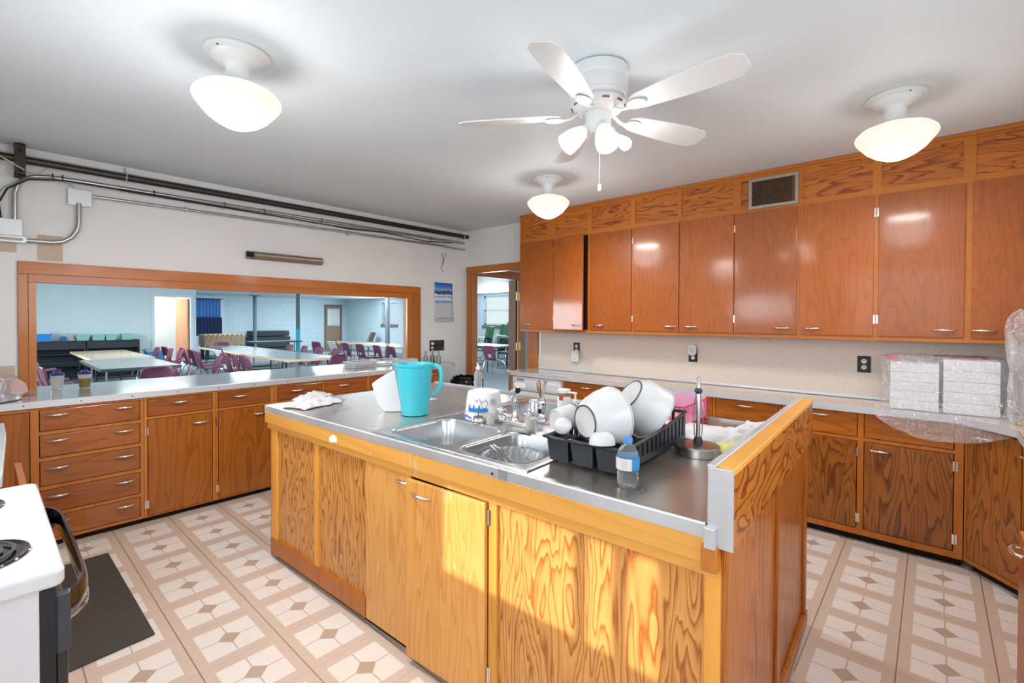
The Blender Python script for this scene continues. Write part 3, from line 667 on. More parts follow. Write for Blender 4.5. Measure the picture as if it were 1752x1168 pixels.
punit(1.682, 2.59, 'base cabinet with two drawers above the folded white rags', [('drawer', 1.713, 2.115, .780, .902, [(1.887, .855)]), ('drawer', 2.143, 2.566, .780, .902, [(2.339, .857)]), ('door', 1.713, 2.115, .055, .755, [(2.05, .69)], 'L'), ('door', 2.143, 2.566, .055, .755, [(2.2, .69)], 'R')])
punit(2.592, 3.56, 'end base cabinet of the serving counter nearest the doorway', [('drawer', 2.62, 3.04, .780, .902, [(2.84, .857)]), ('drawer', 3.07, 3.52, .780, .902, [(3.42, .87)]), ('door', 2.62, 3.04, .055, .755, [(2.97, .69)], 'L'), ('door', 3.07, 3.52, .055, .755, [(3.15, .69)], 'R')])
st = M(); st.tube([(1.60, 4.235, .70), (1.625, 4.18, .735), (1.66, 4.12, .755), (1.72, 4.09, .74)], [.012, .016, .02, .012], 8, flat=.5); st.tube([(1.585, 4.232, .69), (1.60, 4.20, .68), (1.625, 4.19, .66)], .008, 6)
tag(st.build('black_strap', BLACK_M, smooth=60), 'black strap looped over a cabinet pull beside the island corner', 'strap')

sv = thing('serving_counter', 'long grey laminate serving counter with aluminium edge running through the wall opening', 'counter')
P = [(X0+.01, 4.245), (3.70, 4.245), (3.80, 4.30), (3.84, 4.40), (3.84, 4.62), (3.80, 4.683), (3.395, 4.683), (3.395, 5.20), (.22, 5.20), (.22, 4.683), (X0+.01, 4.683)]
M().prism(P, .928, .960).build('top', LAM_G, sv, smooth=0)
m = M(); E_ = [(X0+.01, 4.241), (3.70, 4.241), (3.803, 4.297), (3.844, 4.40), (3.844, 4.62)]
for (a, b), (c, d) in zip(E_, E_[1:]):
    m.add([(a, b, .923), (c, d, .923), (c, d, .965), (a, b, .965), (a, b+.02, .965), (c-.005, d+.02, .965), (a, b+.02, .923), (c-.005, d+.02, .923)], [(0, 1, 2, 3), (3, 2, 5, 4), (0, 1, 7, 6), (6, 7, 5, 4)])
m.build('metal_edge', ALU, sv, smooth=30)
m = M()
for k in range(14): x = -.1+k*.27; m.cyl((x, 4.242, .943), (x, 4.238, .943), .0045, n=8)
m.build('rivets', plain('rivet_dark', (70, 62, 56), .4, .6), sv)

# ================================================================ ISLAND
IX, IY, IR = 1.179, 3.109, math.radians(2.233)
IRZ = IR-PI/2                    # local x = s along the front, local y = t into the island
ZI, SL, TW = .956, 2.684, 1.385
def isl(s, t, z=ZI):
    c, sn = math.cos(IRZ), math.sin(IRZ); return (IX+s*c-t*sn, IY+s*sn+t*c, z)
isd = thing('kitchen_island', 'long honey-coloured plywood island cabinet with a raised end ledge', 'island', (IX, IY, 0), IRZ)
fr = .02
m = M().box((.03, .05, .03), (.045, TW-.04, .90)).box((SL-.03, .05, .03), (SL+.014, TW-.04, .90)).box((.045, TW-.055, .03), (SL-.03, TW-.04, .90)).box((.045, .05, .03), (SL-.03, TW-.055, .045)).build('body', W_end, isd, smooth=0)
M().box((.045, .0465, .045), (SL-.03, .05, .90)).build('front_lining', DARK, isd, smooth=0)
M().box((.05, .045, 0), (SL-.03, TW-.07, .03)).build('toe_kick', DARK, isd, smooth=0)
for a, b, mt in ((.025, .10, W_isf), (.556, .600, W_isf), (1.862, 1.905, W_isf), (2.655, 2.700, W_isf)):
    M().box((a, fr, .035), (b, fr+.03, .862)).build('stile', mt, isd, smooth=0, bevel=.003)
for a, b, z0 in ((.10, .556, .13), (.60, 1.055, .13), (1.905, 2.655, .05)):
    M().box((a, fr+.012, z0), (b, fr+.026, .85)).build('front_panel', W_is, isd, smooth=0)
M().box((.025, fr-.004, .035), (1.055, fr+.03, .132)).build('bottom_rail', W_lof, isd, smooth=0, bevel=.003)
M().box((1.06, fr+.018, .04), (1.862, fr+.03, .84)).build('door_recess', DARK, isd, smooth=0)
o = M().box((1.062, fr-.004, .04), (1.405, fr+.016, .826)).build('door', W_isd, isd, smooth=0, bevel=.003); add_handle(o, 1.368, fr-.004, .777)
o = M().box((-.448, -.02, .035), (0, 0, .805)).build('door', W_isd, isd, smooth=0, bevel=.003, loc=(1.858, fr+.004, 0), rz=math.radians(2.2)); add_handle(o, -.35, -.02, .755)
for z in (.75, .15): add_hinge(o, .006, -.004, z)
M().box((-.01, -.003, .848), (SL+.0, .03, .9175)).build('top_rail', W_ish, isd, smooth=0, bevel=.004)
M().box((.0, .008, .812), (SL, .04, .85)).build('moulding', W_ish, isd, smooth=0, bevel=.004)
m = M().box((SL-.028, -.02, .835), (SL+.016, .02, .906)).build('rail_end_block', W_trim, isd, smooth=0, bevel=.006)
M().add([(.765, -.0034, .852), (.80, -.0034, .858), (.835, -.0034, .866), (.83, -.0034, .893), (.80, -.0034, .90), (.77, -.0034, .886), (.755, -.0034, .87)], [tuple(range(7))]).build('white_paint_chip', plain('paint_chip', (236, 232, 226), .6), isd, smooth=0, solid=.0006)
# right end
M().box((2.70, .02, .02), (2.704, TW-.01, .92)).build('end_panel', W_end, isd, smooth=0)
for a, b in ((.02, .10), (.70, .76), (TW-.03, TW+.03)): M().box((2.704, a, .02), (2.716, b, .92)).build('end_stile', W_end, isd, smooth=0, bevel=.002)
M().box((2.704, .10, .015), (2.722, TW+.03, .075)).build('end_rail', W_end, isd, smooth=0, bevel=.003)
M().box((2.70, -.0, .90), (2.732, TW+.04, 1.108)).build('ledge_board', W_led, isd, smooth=0, bevel=.003)
M().box((2.682, .01, 1.095), (2.735, TW+.04, 1.113)).build('ledge_cap', W_ish, isd, smooth=0, bevel=.003)
m = M().box((2.670, -.006, .90), (2.735, .0, 1.112)).box((2.668, .0, .957), (2.684, TW+.035, 1.115)).box((2.668, -.006, 1.112), (2.690, TW+.035, 1.117))
m.box((2.666, -.024, .90), (2.695, -.003, .955))
m.build('metal_upstand', GALV, isd, smooth=0, bevel=.002)
# left end
M().box((.022, .02, .02), (.03, TW-.01, .92)).build('end_panel', W_end, isd, smooth=0)

# worktop with three sink cut-outs
wt = thing('steel_worktop', 'stainless steel worktop covering the island, worn and reflective', 'worktop', (IX, IY, 0), IRZ)
S1 = (1.115, .03, 2.035, .50); S2 = (1.115, .50, 2.035, .665); S3 = (1.10, .70, 1.80, 1.29)
holes = [(1.115, 2.035, .03, .665), (1.10, 1.80, .70, 1.29)]
xs = [0, 1.10, 1.115, 1.80, 2.035, SL-.016]; ts = [0.004, .03, .665, .70, 1.29, TW]
m = M()
for a, b in zip(xs, xs[1:]):
    for c, d in zip(ts, ts[1:]):
        if any(h[0] < (a+b)/2 < h[1] and h[2] < (c+d)/2 < h[3] for h in holes): continue
        m.add([(a, c, ZI), (b, c, ZI), (b, d, ZI), (a, d, ZI)], [(0, 1, 2, 3)])
m.build('top_sheet', STEEL, wt, smooth=0)
m = M().tube([(0.0, .003, ZI-.004), (SL-.02, .003, ZI-.004)], .0055, 8)
m.box((-.002, -.005, .918), (SL-.02, .003, ZI-.003)).box((-.008, -.004, .918), (-.001, TW, ZI)).box((0, TW, .918), (SL-.018, TW+.006, ZI+.012))
m.build('front_edge', GALV, wt, smooth=40)
for s_ in (1.905,): M().cyl((s_, -.008, .93), (s_, -.004, .93), .005, n=8).build('screw', DARK, wt)
M().box((1.935, -.0075, .918), (1.975, -.004, .954)).build('edge_joint', plain('tape_grey', (150, 156, 158), .5, .4), wt, smooth=0)

def sinkmesh(outer, bowls, lip=.004):
    """rim plate with rounded bowls; outer (x0,y0,x1,y1); bowls in left to right order share the plate by vertical strips"""
    m = M(); z = ZI+lip
    n = len(bowls); xsplit = [outer[0]]+[(bowls[i][2]+bowls[i+1][0])/2 for i in range(n-1)]+[outer[2]]
    for i, b in enumerate(bowls):
        cell = (xsplit[i], outer[1], xsplit[i+1], outer[3])
        K = 8; inn = rrect(b[0], b[1], b[2], b[3], b[4], K); cx, cy = (b[0]+b[2])/2, (b[1]+b[3])/2
        out = []
        for c4, (qx, qy) in enumerate(((cell[2], cell[3]), (cell[0], cell[3]), (cell[0], cell[1]), (cell[2], cell[1]))):
            for k in range(K+1):
                px, py = inn[c4*(K+1)+k]
                f = k/K
                # slide along the two sides that meet in this corner
                if c4 == 0: o_ = (qx, py+(qy-py)*min(1, 2*f)) if f <= .5 else (px+(qx-px)*min(1, 2*(1-f)), qy)
                elif c4 == 1: o_ = (px+(qx-px)*min(1, 2*f), qy) if f <= .5 else (qx, py+(qy-py)*min(1, 2*(1-f)))
                elif c4 == 2: o_ = (qx, py+(qy-py)*min(1, 2*f)) if f <= .5 else (px+(qx-px)*min(1, 2*(1-f)), qy)
                else: o_ = (px+(qx-px)*min(1, 2*f), qy) if f <= .5 else (qx, py+(qy-py)*min(1, 2*(1-f)))
                out.append(o_)
        L_ = len(inn); rings = [[(x, y, z) for x, y in out]]
        for dr_, dz in ((0, .0015), (.004, .0), (.010, -.012), (.014, -.10), (.03, -.165), (.07, -.18)):
            rr_ = rrect(b[0]+dr_, b[1]+dr_, b[2]-dr_, b[3]-dr_, max(.02, b[4]-dr_*.6), K); rings.append([(x, y, z+dz) for x, y in rr_])
        vs = [p for r_ in rings for p in r_]; fs = []
        for j in range(len(rings)-1):
            for k in range(L_): q = (k+1) % L_; fs.append((j*L_+k, j*L_+q, (j+1)*L_+q, (j+1)*L_+k))
        fs.append([(len(rings)-1)*L_+k for k in range(L_)])
        m.add(vs, fs)
        m.lathe([(.045, 0), (.045, .002), (.03, .003), (.02, -.001), (0, -.001)], 20, (cx, cy, z-.181), 1)
    x0, y0, x1, y1 = outer
    m.tube([(x0, y0, z-.002), (x1, y0, z-.002), (x1, y1, z-.002), (x0, y1, z-.002)], .004, 6, closed=True)
    return m
o = sinkmesh((1.105, .022, 2.045, .675), [(1.155, .055, 1.59, .47, .07), (1.632, .055, 2.0, .47, .07)]).build('double_sink', [STEEL_S, DARK], smooth=50)
o.location = (IX, IY, 0); o.rotation_euler = (0, 0, IRZ); tag(o, 'double-bowl stainless sink at the front of the island', 'sink')
o = sinkmesh((1.09, .69, 1.81, 1.30), [(1.15, .76, 1.75, 1.25, .07)]).build('single_sink', [STEEL_S, DARK], smooth=50)
o.location = (IX, IY, 0); o.rotation_euler = (0, 0, IRZ); tag(o, 'single-bowl stainless sink behind the faucets on the island', 'sink')

ZS = ZI+.005
def at(name, label, cat, s, t, z=ZI+.001, rz=0, group=None): return thing(name, label, cat, isl(s, t, z), IRZ+rz, group)
# low faucet with crystal handles
f = at('faucet', 'chrome faucet with a bent spout between the two sinks', 'faucet', 1.54, .575, ZS)
m = M().prism(rrect(-.12, -.03, .12, .03, .028), 0, .02); m.build('base_plate', CHROMED, f, smooth=30, bevel=.004)
m = M().lathe([(.026, .02), (.024, .035), (.014, .05), (.013, .09), (.016, .10), (.016, .12)], 18)
m.tube([(0, 0, .11), (-.006, .0, .135), (-.012, -.008, .155), (.005, -.02, .172), (.03, -.035, .182), (.055, -.05, .186)], [.015, .016, .018, .016, .014, .016], 12)
m.cyl((.055, -.05, .186), (.062, -.054, .185), .0165, .015, 14); m.build('spout', CHROME, f, smooth=50)
for sx in (-.09, .09):
    m = M().lathe([(.026, .02), (.022, .034), (.012, .04), (.011, .052)], 16, (sx, 0, 0)); h = m.build('valve', CHROME, f, smooth=50)
    m = M()
    for k in range(5):
        a = 2*PI*k/5; m.cyl((sx, 0, .058), (sx+.024*math.cos(a), .024*math.sin(a), .062), .008, .010, 8)
    m.lathe([(.012, .05), (.014, .06), (.009, .07), (.006, .078), (.008, .086), (0, .088)], 12, (sx, 0, 0)); m.build('cross_handle', CHROME, h, smooth=50)
# tall single-lever sprayer faucet at the back sink
f = at('lever_faucet', 'tall chrome lever faucet standing at the back sink beside a cleanser can', 'faucet', 1.595, .735, ZS)
M().lathe([(.032, 0), (.030, .012), (.022, .02), (.022, .07), (.025, .075), (.025, .10), (.020, .112), (.016, .12)], 20).build('body', CHROME, f, smooth=50)
M().tube([(.0, -.01, .06), (.01, -.03, .065), (.02, -.045, .06)], [.013, .015, .016], 12).cyl((.02, -.045, .06), (.022, -.05, .055), .010, .010, 10, m=1).build('spray_head', [CHROME, DARK], f, smooth=50)
M().tube([(-.004, 0, .115), (-.012, 0, .145), (-.02, 0, .17), (-.022, 0, .20), (-.018, 0, .215)], [.010, .013, .019, .017, .006], 12, flat=.6).build('paddle_handle', plain('bronze_handle', (150, 120, 88), .25, .8), f, smooth=60)
M().tube([(.0, 0, .11), (.012, -.004, .16), (.034, -.008, .222)], [.009, .009, .0085], 10).cyl((.034, -.008, .222), (.036, -.0084, .226), .010, .010, 10).build('lever_rod', CHROME, f, smooth=60)

# things around the faucets
def cup(name, label, s, t, r, h, mat, z=ZS):
    o = M().lathe([(r*.72, 0), (r*.98, h*.9), (r, h), (r*.93, h), (r*.66, .005), (0, .005)], 20).build(name, mat, smooth=50)
    o.location = isl(s, t, z); tag(o, label, 'cup'); return o
cup('plastic_cup', 'small clear plastic cup between the ice-cream tub and the faucet', 1.428, .512, .028, .055, TRANSL)
cup('plastic_cup', 'small clear ribbed plastic cup right of the bent faucet', 1.685, .515, .030, .062, TRANSL)
s_ = at('sink_strainer', 'metal sink strainer with a dark stopper in front of the tub', 'strainer', 1.375, .478, ZS)
M().lathe([(.030, 0), (.034, .006), (.034, .018), (.026, .028), (.020, .030), (0, .030)], 22).build('basket', CHROMED, s_, smooth=50)
M().lathe([(.026, .028), (.024, .034), (.008, .038), (.003, .040), (.003, .060), (0, .062)], 16).build('stopper', plain('rubber_grey', (86, 82, 80), .6), s_, smooth=50)
M().box((-.06, -.02, 0), (.06, .02, .012)).build('soap_strip', plain('grey_plate', (150, 152, 150), .4, .6), at('deck_plate', 'flat metal deck plate before the right-hand cup', 'plate', 1.66, .47, ZS), smooth=0, bevel=.003)

# upturned ice-cream tub
t = at('ice_cream_tub', 'upturned white ice-cream tub with blue drips and a teacup-like drawing', 'tub', 1.30, .60, ZS)
M().lathe([(.103, 0), (.105, .012), (.104, .022), (.100, .024), (.099, .040), (.101, .042), (.090, .132), (.086, .143), (.078, .148), (.070, .1475), (.066, .144), (0, .143)], 40).build('bucket', WHITE_P, t, smooth=35)
BLUE = plain('label_blue', (28, 110, 178), .4); INK = plain('label_ink', (36, 84, 120), .4)
def wrap(r0, r1, h, a, z, e=.0012):
    r = r0+(r1-r0)*z/h+e*2.6; return (r*math.cos(a), r*math.sin(a), z)
def wrapg(m, a0, a1, fz0, fz1, r0, r1, h, n=24, mi=0, e=.0012):
    vs = []; fs = []
    for k in range(n+1):
        a = a0+(a1-a0)*k/n; vs += [wrap(r0, r1, h, a, fz0(k/n), e), wrap(r0, r1, h, a, fz1(k/n), e)]
    for k in range(n): fs.append((2*k, 2*k+2, 2*k+3, 2*k+1))
    m.add(vs, fs, mi)
CA = math.atan2(-isl(1.3, .6)[1], -isl(1.3, .6)[0])-IRZ     # direction of the kitchen side of the tub
m = M(); drips = lambda u: .066+.022*max(0, math.sin(u*26))*(.6+.4*math.sin(u*9+1))
wrapg(m, CA-.95, CA+.22, lambda u: .045, lambda u: .066+.020*max(0, math.sin(u*24))**2*(1 if u < .7 else .2), .103, .088, .148, 60)
m.build('blue_drip_label', BLUE, t, smooth=0, recalc=False)
m = M()
def stroke(m, pts, w, r0=.103, r1=.088, h=.148, mi=0):
    P = [Vector(wrap(r0, r1, h, a, z, .0016)) for a, z in pts]; m.tube(P, w, 5, m=mi)
c0 = CA+.02
stroke(m, [(c0-.26, .118), (c0-.24, .108), (c0-.17, .100), (c0-.19, .094), (c0-.14, .078), (c0-.04, .068), (c0+.10, .070), (c0+.17, .082), (c0+.19, .098), (c0+.10, .107), (c0-.05, .103), (c0-.17, .098)], .0013)
stroke(m, [(c0+.10, .107), (c0+.13, .116)], .0012)
c1 = CA+.55
stroke(m, [(c1+.20*math.cos(k*PI/8), .096+.020*math.sin(k*PI/8)) for k in range(17)], .0007)
for dz in (.010, .002, -.006): stroke(m, [(c1-.13, .096+dz), (c1-.05, .099+dz), (c1+.03, .094+dz), (c1+.12, .098+dz)], .0012)
c2 = CA-.42
for dz in (0, .005, .010): stroke(m, [(c2-.07, .100+dz), (c2+.08, .100+dz)], .0010)
m.build('printed_drawing', INK, t, smooth=0)
M().tube([(.106*math.cos(CA-1.5+k*.1), .106*math.sin(CA-1.5+k*.1), .018-.004*math.sin(k)) for k in range(9)], .005, 6).build('handle', plain('blue_bail', (92, 104, 196), .4), t, smooth=50)

# turquoise pitcher
PT = plain('turquoise_plastic', (72, 200, 216), .28, trans=.25)
p = at('water_pitcher', 'tall turquoise plastic pitcher with handle and pouring lip', 'pitcher', .935, .420, ZI+.001, -IRZ-math.radians(48.3))
vs = []; fs = []; n = 44; prof = [(0, .004), (.066, .0), (.074, .004), (.076, .012), (.098, .272), (.102, .276), (.103, .290), (.099, .290), (.096, .278), (.072, .016), (0, .014)]
for r, z in prof:
    for i in range(n):
        a = 2*PI*i/n; d = abs((a-PI+PI) % (2*PI)-PI); d = abs(a-PI)
        lip = max(0, 1-d/.38)**1.5*max(0, (z-.20)/.09)*.030; q = r+(lip if r > .05 else 0); vs.append((q*math.cos(a), q*math.sin(a), z))
for j in range(len(prof)-1):
    for i in range(n): k = (i+1) % n; fs.append((j*n+i, j*n+k, (j+1)*n+k, (j+1)*n+i))
M().add(vs, fs).build('jug', PT, p, smooth=40)
M().tube([(.096, 0, .272), (.118, 0, .280), (.142, 0, .262), (.150, 0, .225), (.146, 0, .17), (.130, 0, .135), (.105, 0, .115), (.088, 0, .105)], [.013, .014, .014, .013, .013, .012, .011, .008], 10, flat=1.0).build('handle', PT, p, smooth=60)

# folded stack of paper sheets standing behind the pitcher
PAPER = plain('white_paper', (192, 194, 198), .7, bump=.2, bscale=120)
bx = thing('paper_sheet_pack', 'big white folded paper sheet standing behind the turquoise pitcher', 'paper', isl(.745, .345, ZI+.001), -math.radians(48.3))
m = M(); pol = [(0, .0), (.10, .0), (.115, .10), (.12, .255), (.10, .262), (.0, .213), (-.05, .182), (-.078, .160), (-.04, .04)]
def fb(k, d):
    x, z = pol[k]; return (x, d+.12*z, z)
vs = [fb(k, 0) for k in range(9)]+[fb(k, .03) for k in range(9)]
m.add(vs, [list(range(9)), list(range(9, 18))[::-1]]+[(k, k+9, (k+1) % 9+9, (k+1) % 9) for k in range(9)]); m.build('sheets', PAPER, bx, smooth=20, bevel=.006)

# rags
CLOTH2 = plain('white_terry_rag', (188, 187, 190), .9, bump=.8, bscale=300)
CLOTH = plain('white_terry', (220, 218, 220), .9, bump=.6, bscale=260)
o = M(); crumple(o, 0, 0, 0, .32, .20, .050, 3.1, rot=.3)
o = o.build('cleaning_rag', CLOTH2, smooth=60, solid=.008, off=-1, subs=1); o.location = isl(.22, .20, ZI+.004); tag(o, 'flat crumpled white rag at the left end of the island', 'rag')
o = M(); crumple(o, 0, 0, 0, .25, .12, .042, 4.4, rot=.5)
o = o.build('cleaning_rag', CLOTH2, smooth=60, solid=.008, off=-1, subs=1); o.location = isl(.02, .30, ZI+.004); tag(o, 'white rag rolled up into a peak, leftmost on the island', 'rag')
o = M(); o.box((-.04, -.03, 0), (.04, .03, .002)); o = o.build('paper_card', PAPER, smooth=0); o.location = isl(.62, .80, ZI+.001); tag(o, 'small white card lying right of the pitcher', 'card')

# dish soap / water bottle at the back
b = at('squeeze_bottle', 'clear wavy squeeze bottle with white cap at the far side of the island', 'bottle', .59, 1.30, ZI)
M().lathe([(.030, 0), (.032, .01), (.030, .04), (.033, .06), (.029, .09), (.032, .115), (.028, .135), (.014, .155), (.012, .165)], 24).build('body', plain('clear_bottle', (226, 232, 234), .15, trans=.8, ior=1.3), b, smooth=50)
M().lathe([(.017, .160), (.017, .178), (.010, .184), (.006, .200), (0, .202)], 16).tube([(0, 0, .19), (-.02, .01, .205)], [.007, .005], 8).build('cap', WHITE_P, b, smooth=50)
# cleanser can
c = at('cleanser_can', 'white cylindrical cleanser can with a brown-gold band', 'can', 1.625, .90, ZI)
M().lathe([(.036, 0), (.036, .148), (.034, .150), (0, .150)], 26).build('tube', plain('label_white', (228, 232, 236), .4), c, smooth=40)
M().lathe_open([(.0363, .120), (.0363, .140)], 26).build('gold_band', plain('band_gold', (150, 120, 88), .4), c, smooth=40)
M().lathe([(.037, .145), (.037, .156), (.033, .158), (0, .158)], 26).build('lid', WHITE_P, c, smooth=40)
M().box((-.006, -.0375, .10), (.018, -.0355, .125)).build('red_mark', plain('label_red', (196, 60, 48), .4), c, smooth=0)
# soap pump
b = at('soap_pump', 'clear soap bottle with white pump head beside the cleanser can', 'bottle', 1.715, .875, ZI)
M().lathe([(.027, 0), (.029, .01), (.029, .075), (.018, .09), (.012, .095)], 20).build('bottle', plain('clear_soap', (220, 228, 232), .1, trans=.85, ior=1.35), b, smooth=50)
M().lathe([(.014, .09), (.014, .108), (.006, .11), (.005, .14), (.010, .142), (.010, .15), (0, .151)], 14).tube([(0, 0, .146), (-.035, 0, .148), (-.045, 0, .142)], [.006, .005, .004], 8).build('pump', WHITE_P, b, smooth=50)

# dish rack
RB = plain('charcoal_plastic', (34, 38, 44), .35, var=.15)
rk = at('dish_rack', 'black plastic dish rack with slotted sides and utensil cups', 'dish rack', 2.015, .17, ZI)
RW, RD, RH = .325, .60, .098      # along s, along t, height
m = M(); zt = .05
m.box((.02, .10, .018), (RW-.02, RD, .026))
for k in range(7): x = .03+k*.043; m.box((x, .10, .026), (x+.004, RD-.01, .045))
m.build('floor_grid', RB, rk, smooth=0)
m = M(); rim = []
for k in range(41):
    f = k/40*4; i = int(f) % 4; u = f-int(f)
    c4 = [(0, 0), (RW, 0), (RW, RD), (0, RD)]; a, b = c4[i], c4[(i+1) % 4]
    x, y = a[0]+(b[0]-a[0])*u, a[1]+(b[1]-a[1])*u
    zz = RH+.045*(y/RD)**2.2
    rim.append((x, y, zz))
m.tube(rim[:-1], .0085, 8, closed=True, flat=.8); m.build('rim', RB, rk, smooth=50)
for k in range(3):
    a = .012+k*.104
    m = M(); tp = .006
    m.add([(a+tp, .012, .012), (a+.092-tp, .012, .012), (a+.092-tp, .075, .012), (a+tp, .075, .012), (a, .0, RH), (a+.092, .0, RH), (a+.092, .085, RH), (a, .085, RH)],
          [(0, 3, 2, 1), (0, 1, 5, 4), (1, 2, 6, 5), (2, 3, 7, 6), (3, 0, 4, 7)]); m.build('utensil_cup', RB, rk, smooth=0, solid=.003, bevel=.002)
def slotwall(x):
    m = M(); n = 13
    for k in range(n):
        y = .10+k*(RD-.11)/(n-1); zz = RH+.045*(y/RD)**2.2
        m.box((x-.003, y-.013, .03), (x+.003, y+.013, zz))
    m.box((x-.004, .09, .022), (x+.004, RD, .045)); return m
for x in (.004, RW-.004): slotwall(x).build('slotted_side', RB, rk, smooth=0)
m = M()
for k in range(8): x = .01+k*(RW-.02)/7; m.box((x-.006, RD-.004, .03), (x+.006, RD+.002, RH+.045))
m.box((0, RD-.004, .022), (RW, RD+.002, .045)); m.build('slotted_back', RB, rk, smooth=0)
for x, y in ((.03, .03), (RW-.03, .03), (.03, RD-.03), (RW-.03, RD-.03)): M().cyl((x, y, 0), (x, y, .025), .008, .010, 8).build('foot', RB, rk)

BOWLW = plain('white_bowl_plastic', (206, 205, 205), .32); RING = plain('grey_rubber_ring', (74, 78, 80), .5)
def orient(o, d):
    o.rotation_euler = Vector(d).to_track_quat('Z', 'Y').to_euler()
def bowl(name, label, loc, d, k=1.0, rb=.058, rt=.112, hh=.135, cat='bowl'):
    t = thing(name, label, cat, loc); orient(t, d)
    M().lathe([(0, .004), (rb*.86, .004), (rb, .0), (rb*1.06, .004), (rb*1.28, .02), (rb*1.55, .045), (rt*.93, .085), (rt, hh), (rt*1.02, hh), (rt*1.02, hh-.004), (rt*.97, hh), (rt*.9, .087), (rb*1.4, .045), (rb, .014), (0, .012)], 40).build('shell', BOWLW, t, smooth=50)
    M().tube([(rb*1.03*math.cos(2*PI*i/36), rb*1.03*math.sin(2*PI*i/36), .002) for i in range(36)], .0035, 6, closed=True).build('base_ring', RING, t, smooth=60)
    return t
Rv, Fv = Vector((math.sin(yaw), -math.cos(yaw), 0)), Vector((math.cos(yaw), math.sin(yaw), 0))
bowl('mixing_bowl', 'front white mixing bowl on edge in the dish rack, grey ring facing left', (1.478, .955, 1.122), Rv*.86+Fv*.50+Up*.06)
bowl('mixing_bowl', 'rear white mixing bowl on edge in the dish rack, partly behind the front one', (1.772, .932, 1.190), Rv*.78+Fv*.16-Up*.60, rb=.068, rt=.118)
t = thing('white_mug', 'white mug lying in the left end of the dish rack', 'mug', (1.52, 1.115, 1.092)); orient(t, Rv*.80+Fv*.55+Up*.15)
M().lathe([(0, .003), (.044, .003), (.047, 0), (.049, .004), (.049, .085), (.046, .085), (.045, .008), (0, .007)], 30).build('body', BOWLW, t, smooth=40)
t = thing('measuring_cup', 'small round white scoop beside the mug in the rack', 'cup', (1.44, 1.035, 1.082)); orient(t, Rv*.2-Fv*.5+Up*.8)
M().lathe([(0, 0), (.02, .0), (.032, .012), (.035, .03), (.030, .045), (.015, .054), (0, .056)], 24, sy=.85).build('body', BOWLW, t, smooth=60)
t = thing('small_bowl', 'small upturned white bowl at the front corner of the rack', 'bowl', (1.452, .865, 1.060)); orient(t, Up+Fv*.1)
M().lathe([(.046, 0), (.044, .02), (.034, .036), (.018, .043), (0, .044)], 26).build('body', BOWLW, t, smooth=60)

# water bottle in front of the rack
b = at('water_bottle', 'small clear water bottle with blue cap and blue-white label', 'bottle', 2.378, .128, ZI)
CL = plain('clear_pet', (236, 242, 244), .06, trans=.92, ior=1.25)
M().lathe([(0, .006), (.022, .0), (.031, .004), (.034, .012), (.033, .02), (.0345, .028), (.033, .036), (.0345, .044), (.033, .052), (.0345, .058), (.0345, .100), (.033, .112), (.024, .128), (.014, .138), (.012, .142), (.012, .150)], 30).build('body', CL, b, smooth=50)
m = M(); CA2 = math.atan2(-isl(2.378, .128)[1], -isl(2.378, .128)[0])-IRZ
wrapg(m, CA2-1.6, CA2+.35, lambda u: .060, lambda u: .098, .0345, .0345, 1, 16, 0); wrapg(m, CA2+.35, CA2+4.68, lambda u: .060, lambda u: .098, .0345, .0345, 1, 30, 1)
for k in range(4): stroke(m, [(CA2-.55, .068+k*.007), (CA2-.05, .068+k*.007)], .0006, .0345, .0345, 1, mi=2)
m.build('label', [WHITE_P, plain('label_sky', (52, 140, 200), .4), plain('label_grey', (150, 156, 160), .5)], b, smooth=0, recalc=False)
M().lathe([(.0155, .142), (.0155, .158), (.014, .160), (0, .160)], 20).build('cap', plain('cap_blue', (70, 130, 196), .4), b, smooth=40)

# paper-towel holder
h = at('paper_towel_holder', 'empty brushed-steel paper towel holder with heavy round base', 'towel holder', 2.432, .655, ZI)
M().lathe([(.083, 0), (.085, .002), (.085, .034), (.080, .039), (.02, .043), (0, .043)], 48).build('base', BRUSHED, h, smooth=40)
RUB = plain('dark_rubber', (50, 56, 60), .5)
M().lathe([(.017, .040), (.018, .055), (.013, .070), (0, .072)], 20).build('lower_grip', RUB, h, smooth=50)
M().lathe([(.009, .245), (.015, .252), (.015, .262), (.009, .268)], 20).build('upper_grip', RUB, h, smooth=50)
M().lathe([(.008, .04), (.008, .245), (.0065, .25), (.0065, .312), (0, .314)], 16).build('pole', BRUSHED, h, smooth=50)
M().tube([(.012, 0, .06), (.0165, 0, .11), (.0165, 0, .19), (.010, 0, .245)], .0022, 6).tube([(-.012, 0, .06), (-.0165, 0, .11), (-.0165, 0, .19), (-.010, 0, .245)], .0022, 6).build('spring_wire', CHROME, h, smooth=50)

# red drying basket
RED = plain('red_coated_wire', (190, 36, 70), .35); PINK = plain('pink_panel', (206, 150, 178), .45)
rb_ = at('wire_basket', 'red wire drying basket with a pink tray behind the paper towel holder', 'basket', 2.00, .95, ZI)
BW, BD, BH = .27, .38, .125
m = M()
for z in (.008, BH): m.tube([(0, 0, z), (BW, 0, z), (BW, BD, z), (0, BD, z)], .0035, 6, closed=True)
for k in range(19):
    y = BD*k/18; m.tube([(0, y, BH), (0, y, .008), (BW, y, .008), (BW, y, BH)], .0018, 5)
for k in range(13):
    x = BW*k/12; m.tube([(x, 0, BH), (x, 0, .008), (x, BD, .008), (x, BD, BH)], .0018, 5)
m.build('wire_frame', RED, rb_, smooth=50)
M().box((.006, .10, .03), (BW-.01, BD-.006, .034)).box((.006, BD-.02, .034), (BW-.01, BD-.014, BH+.012)).box((.006, .10, .034), (.012, BD-.02, BH+.005)).build('pink_tray', PINK, rb_, smooth=0, bevel=.002)
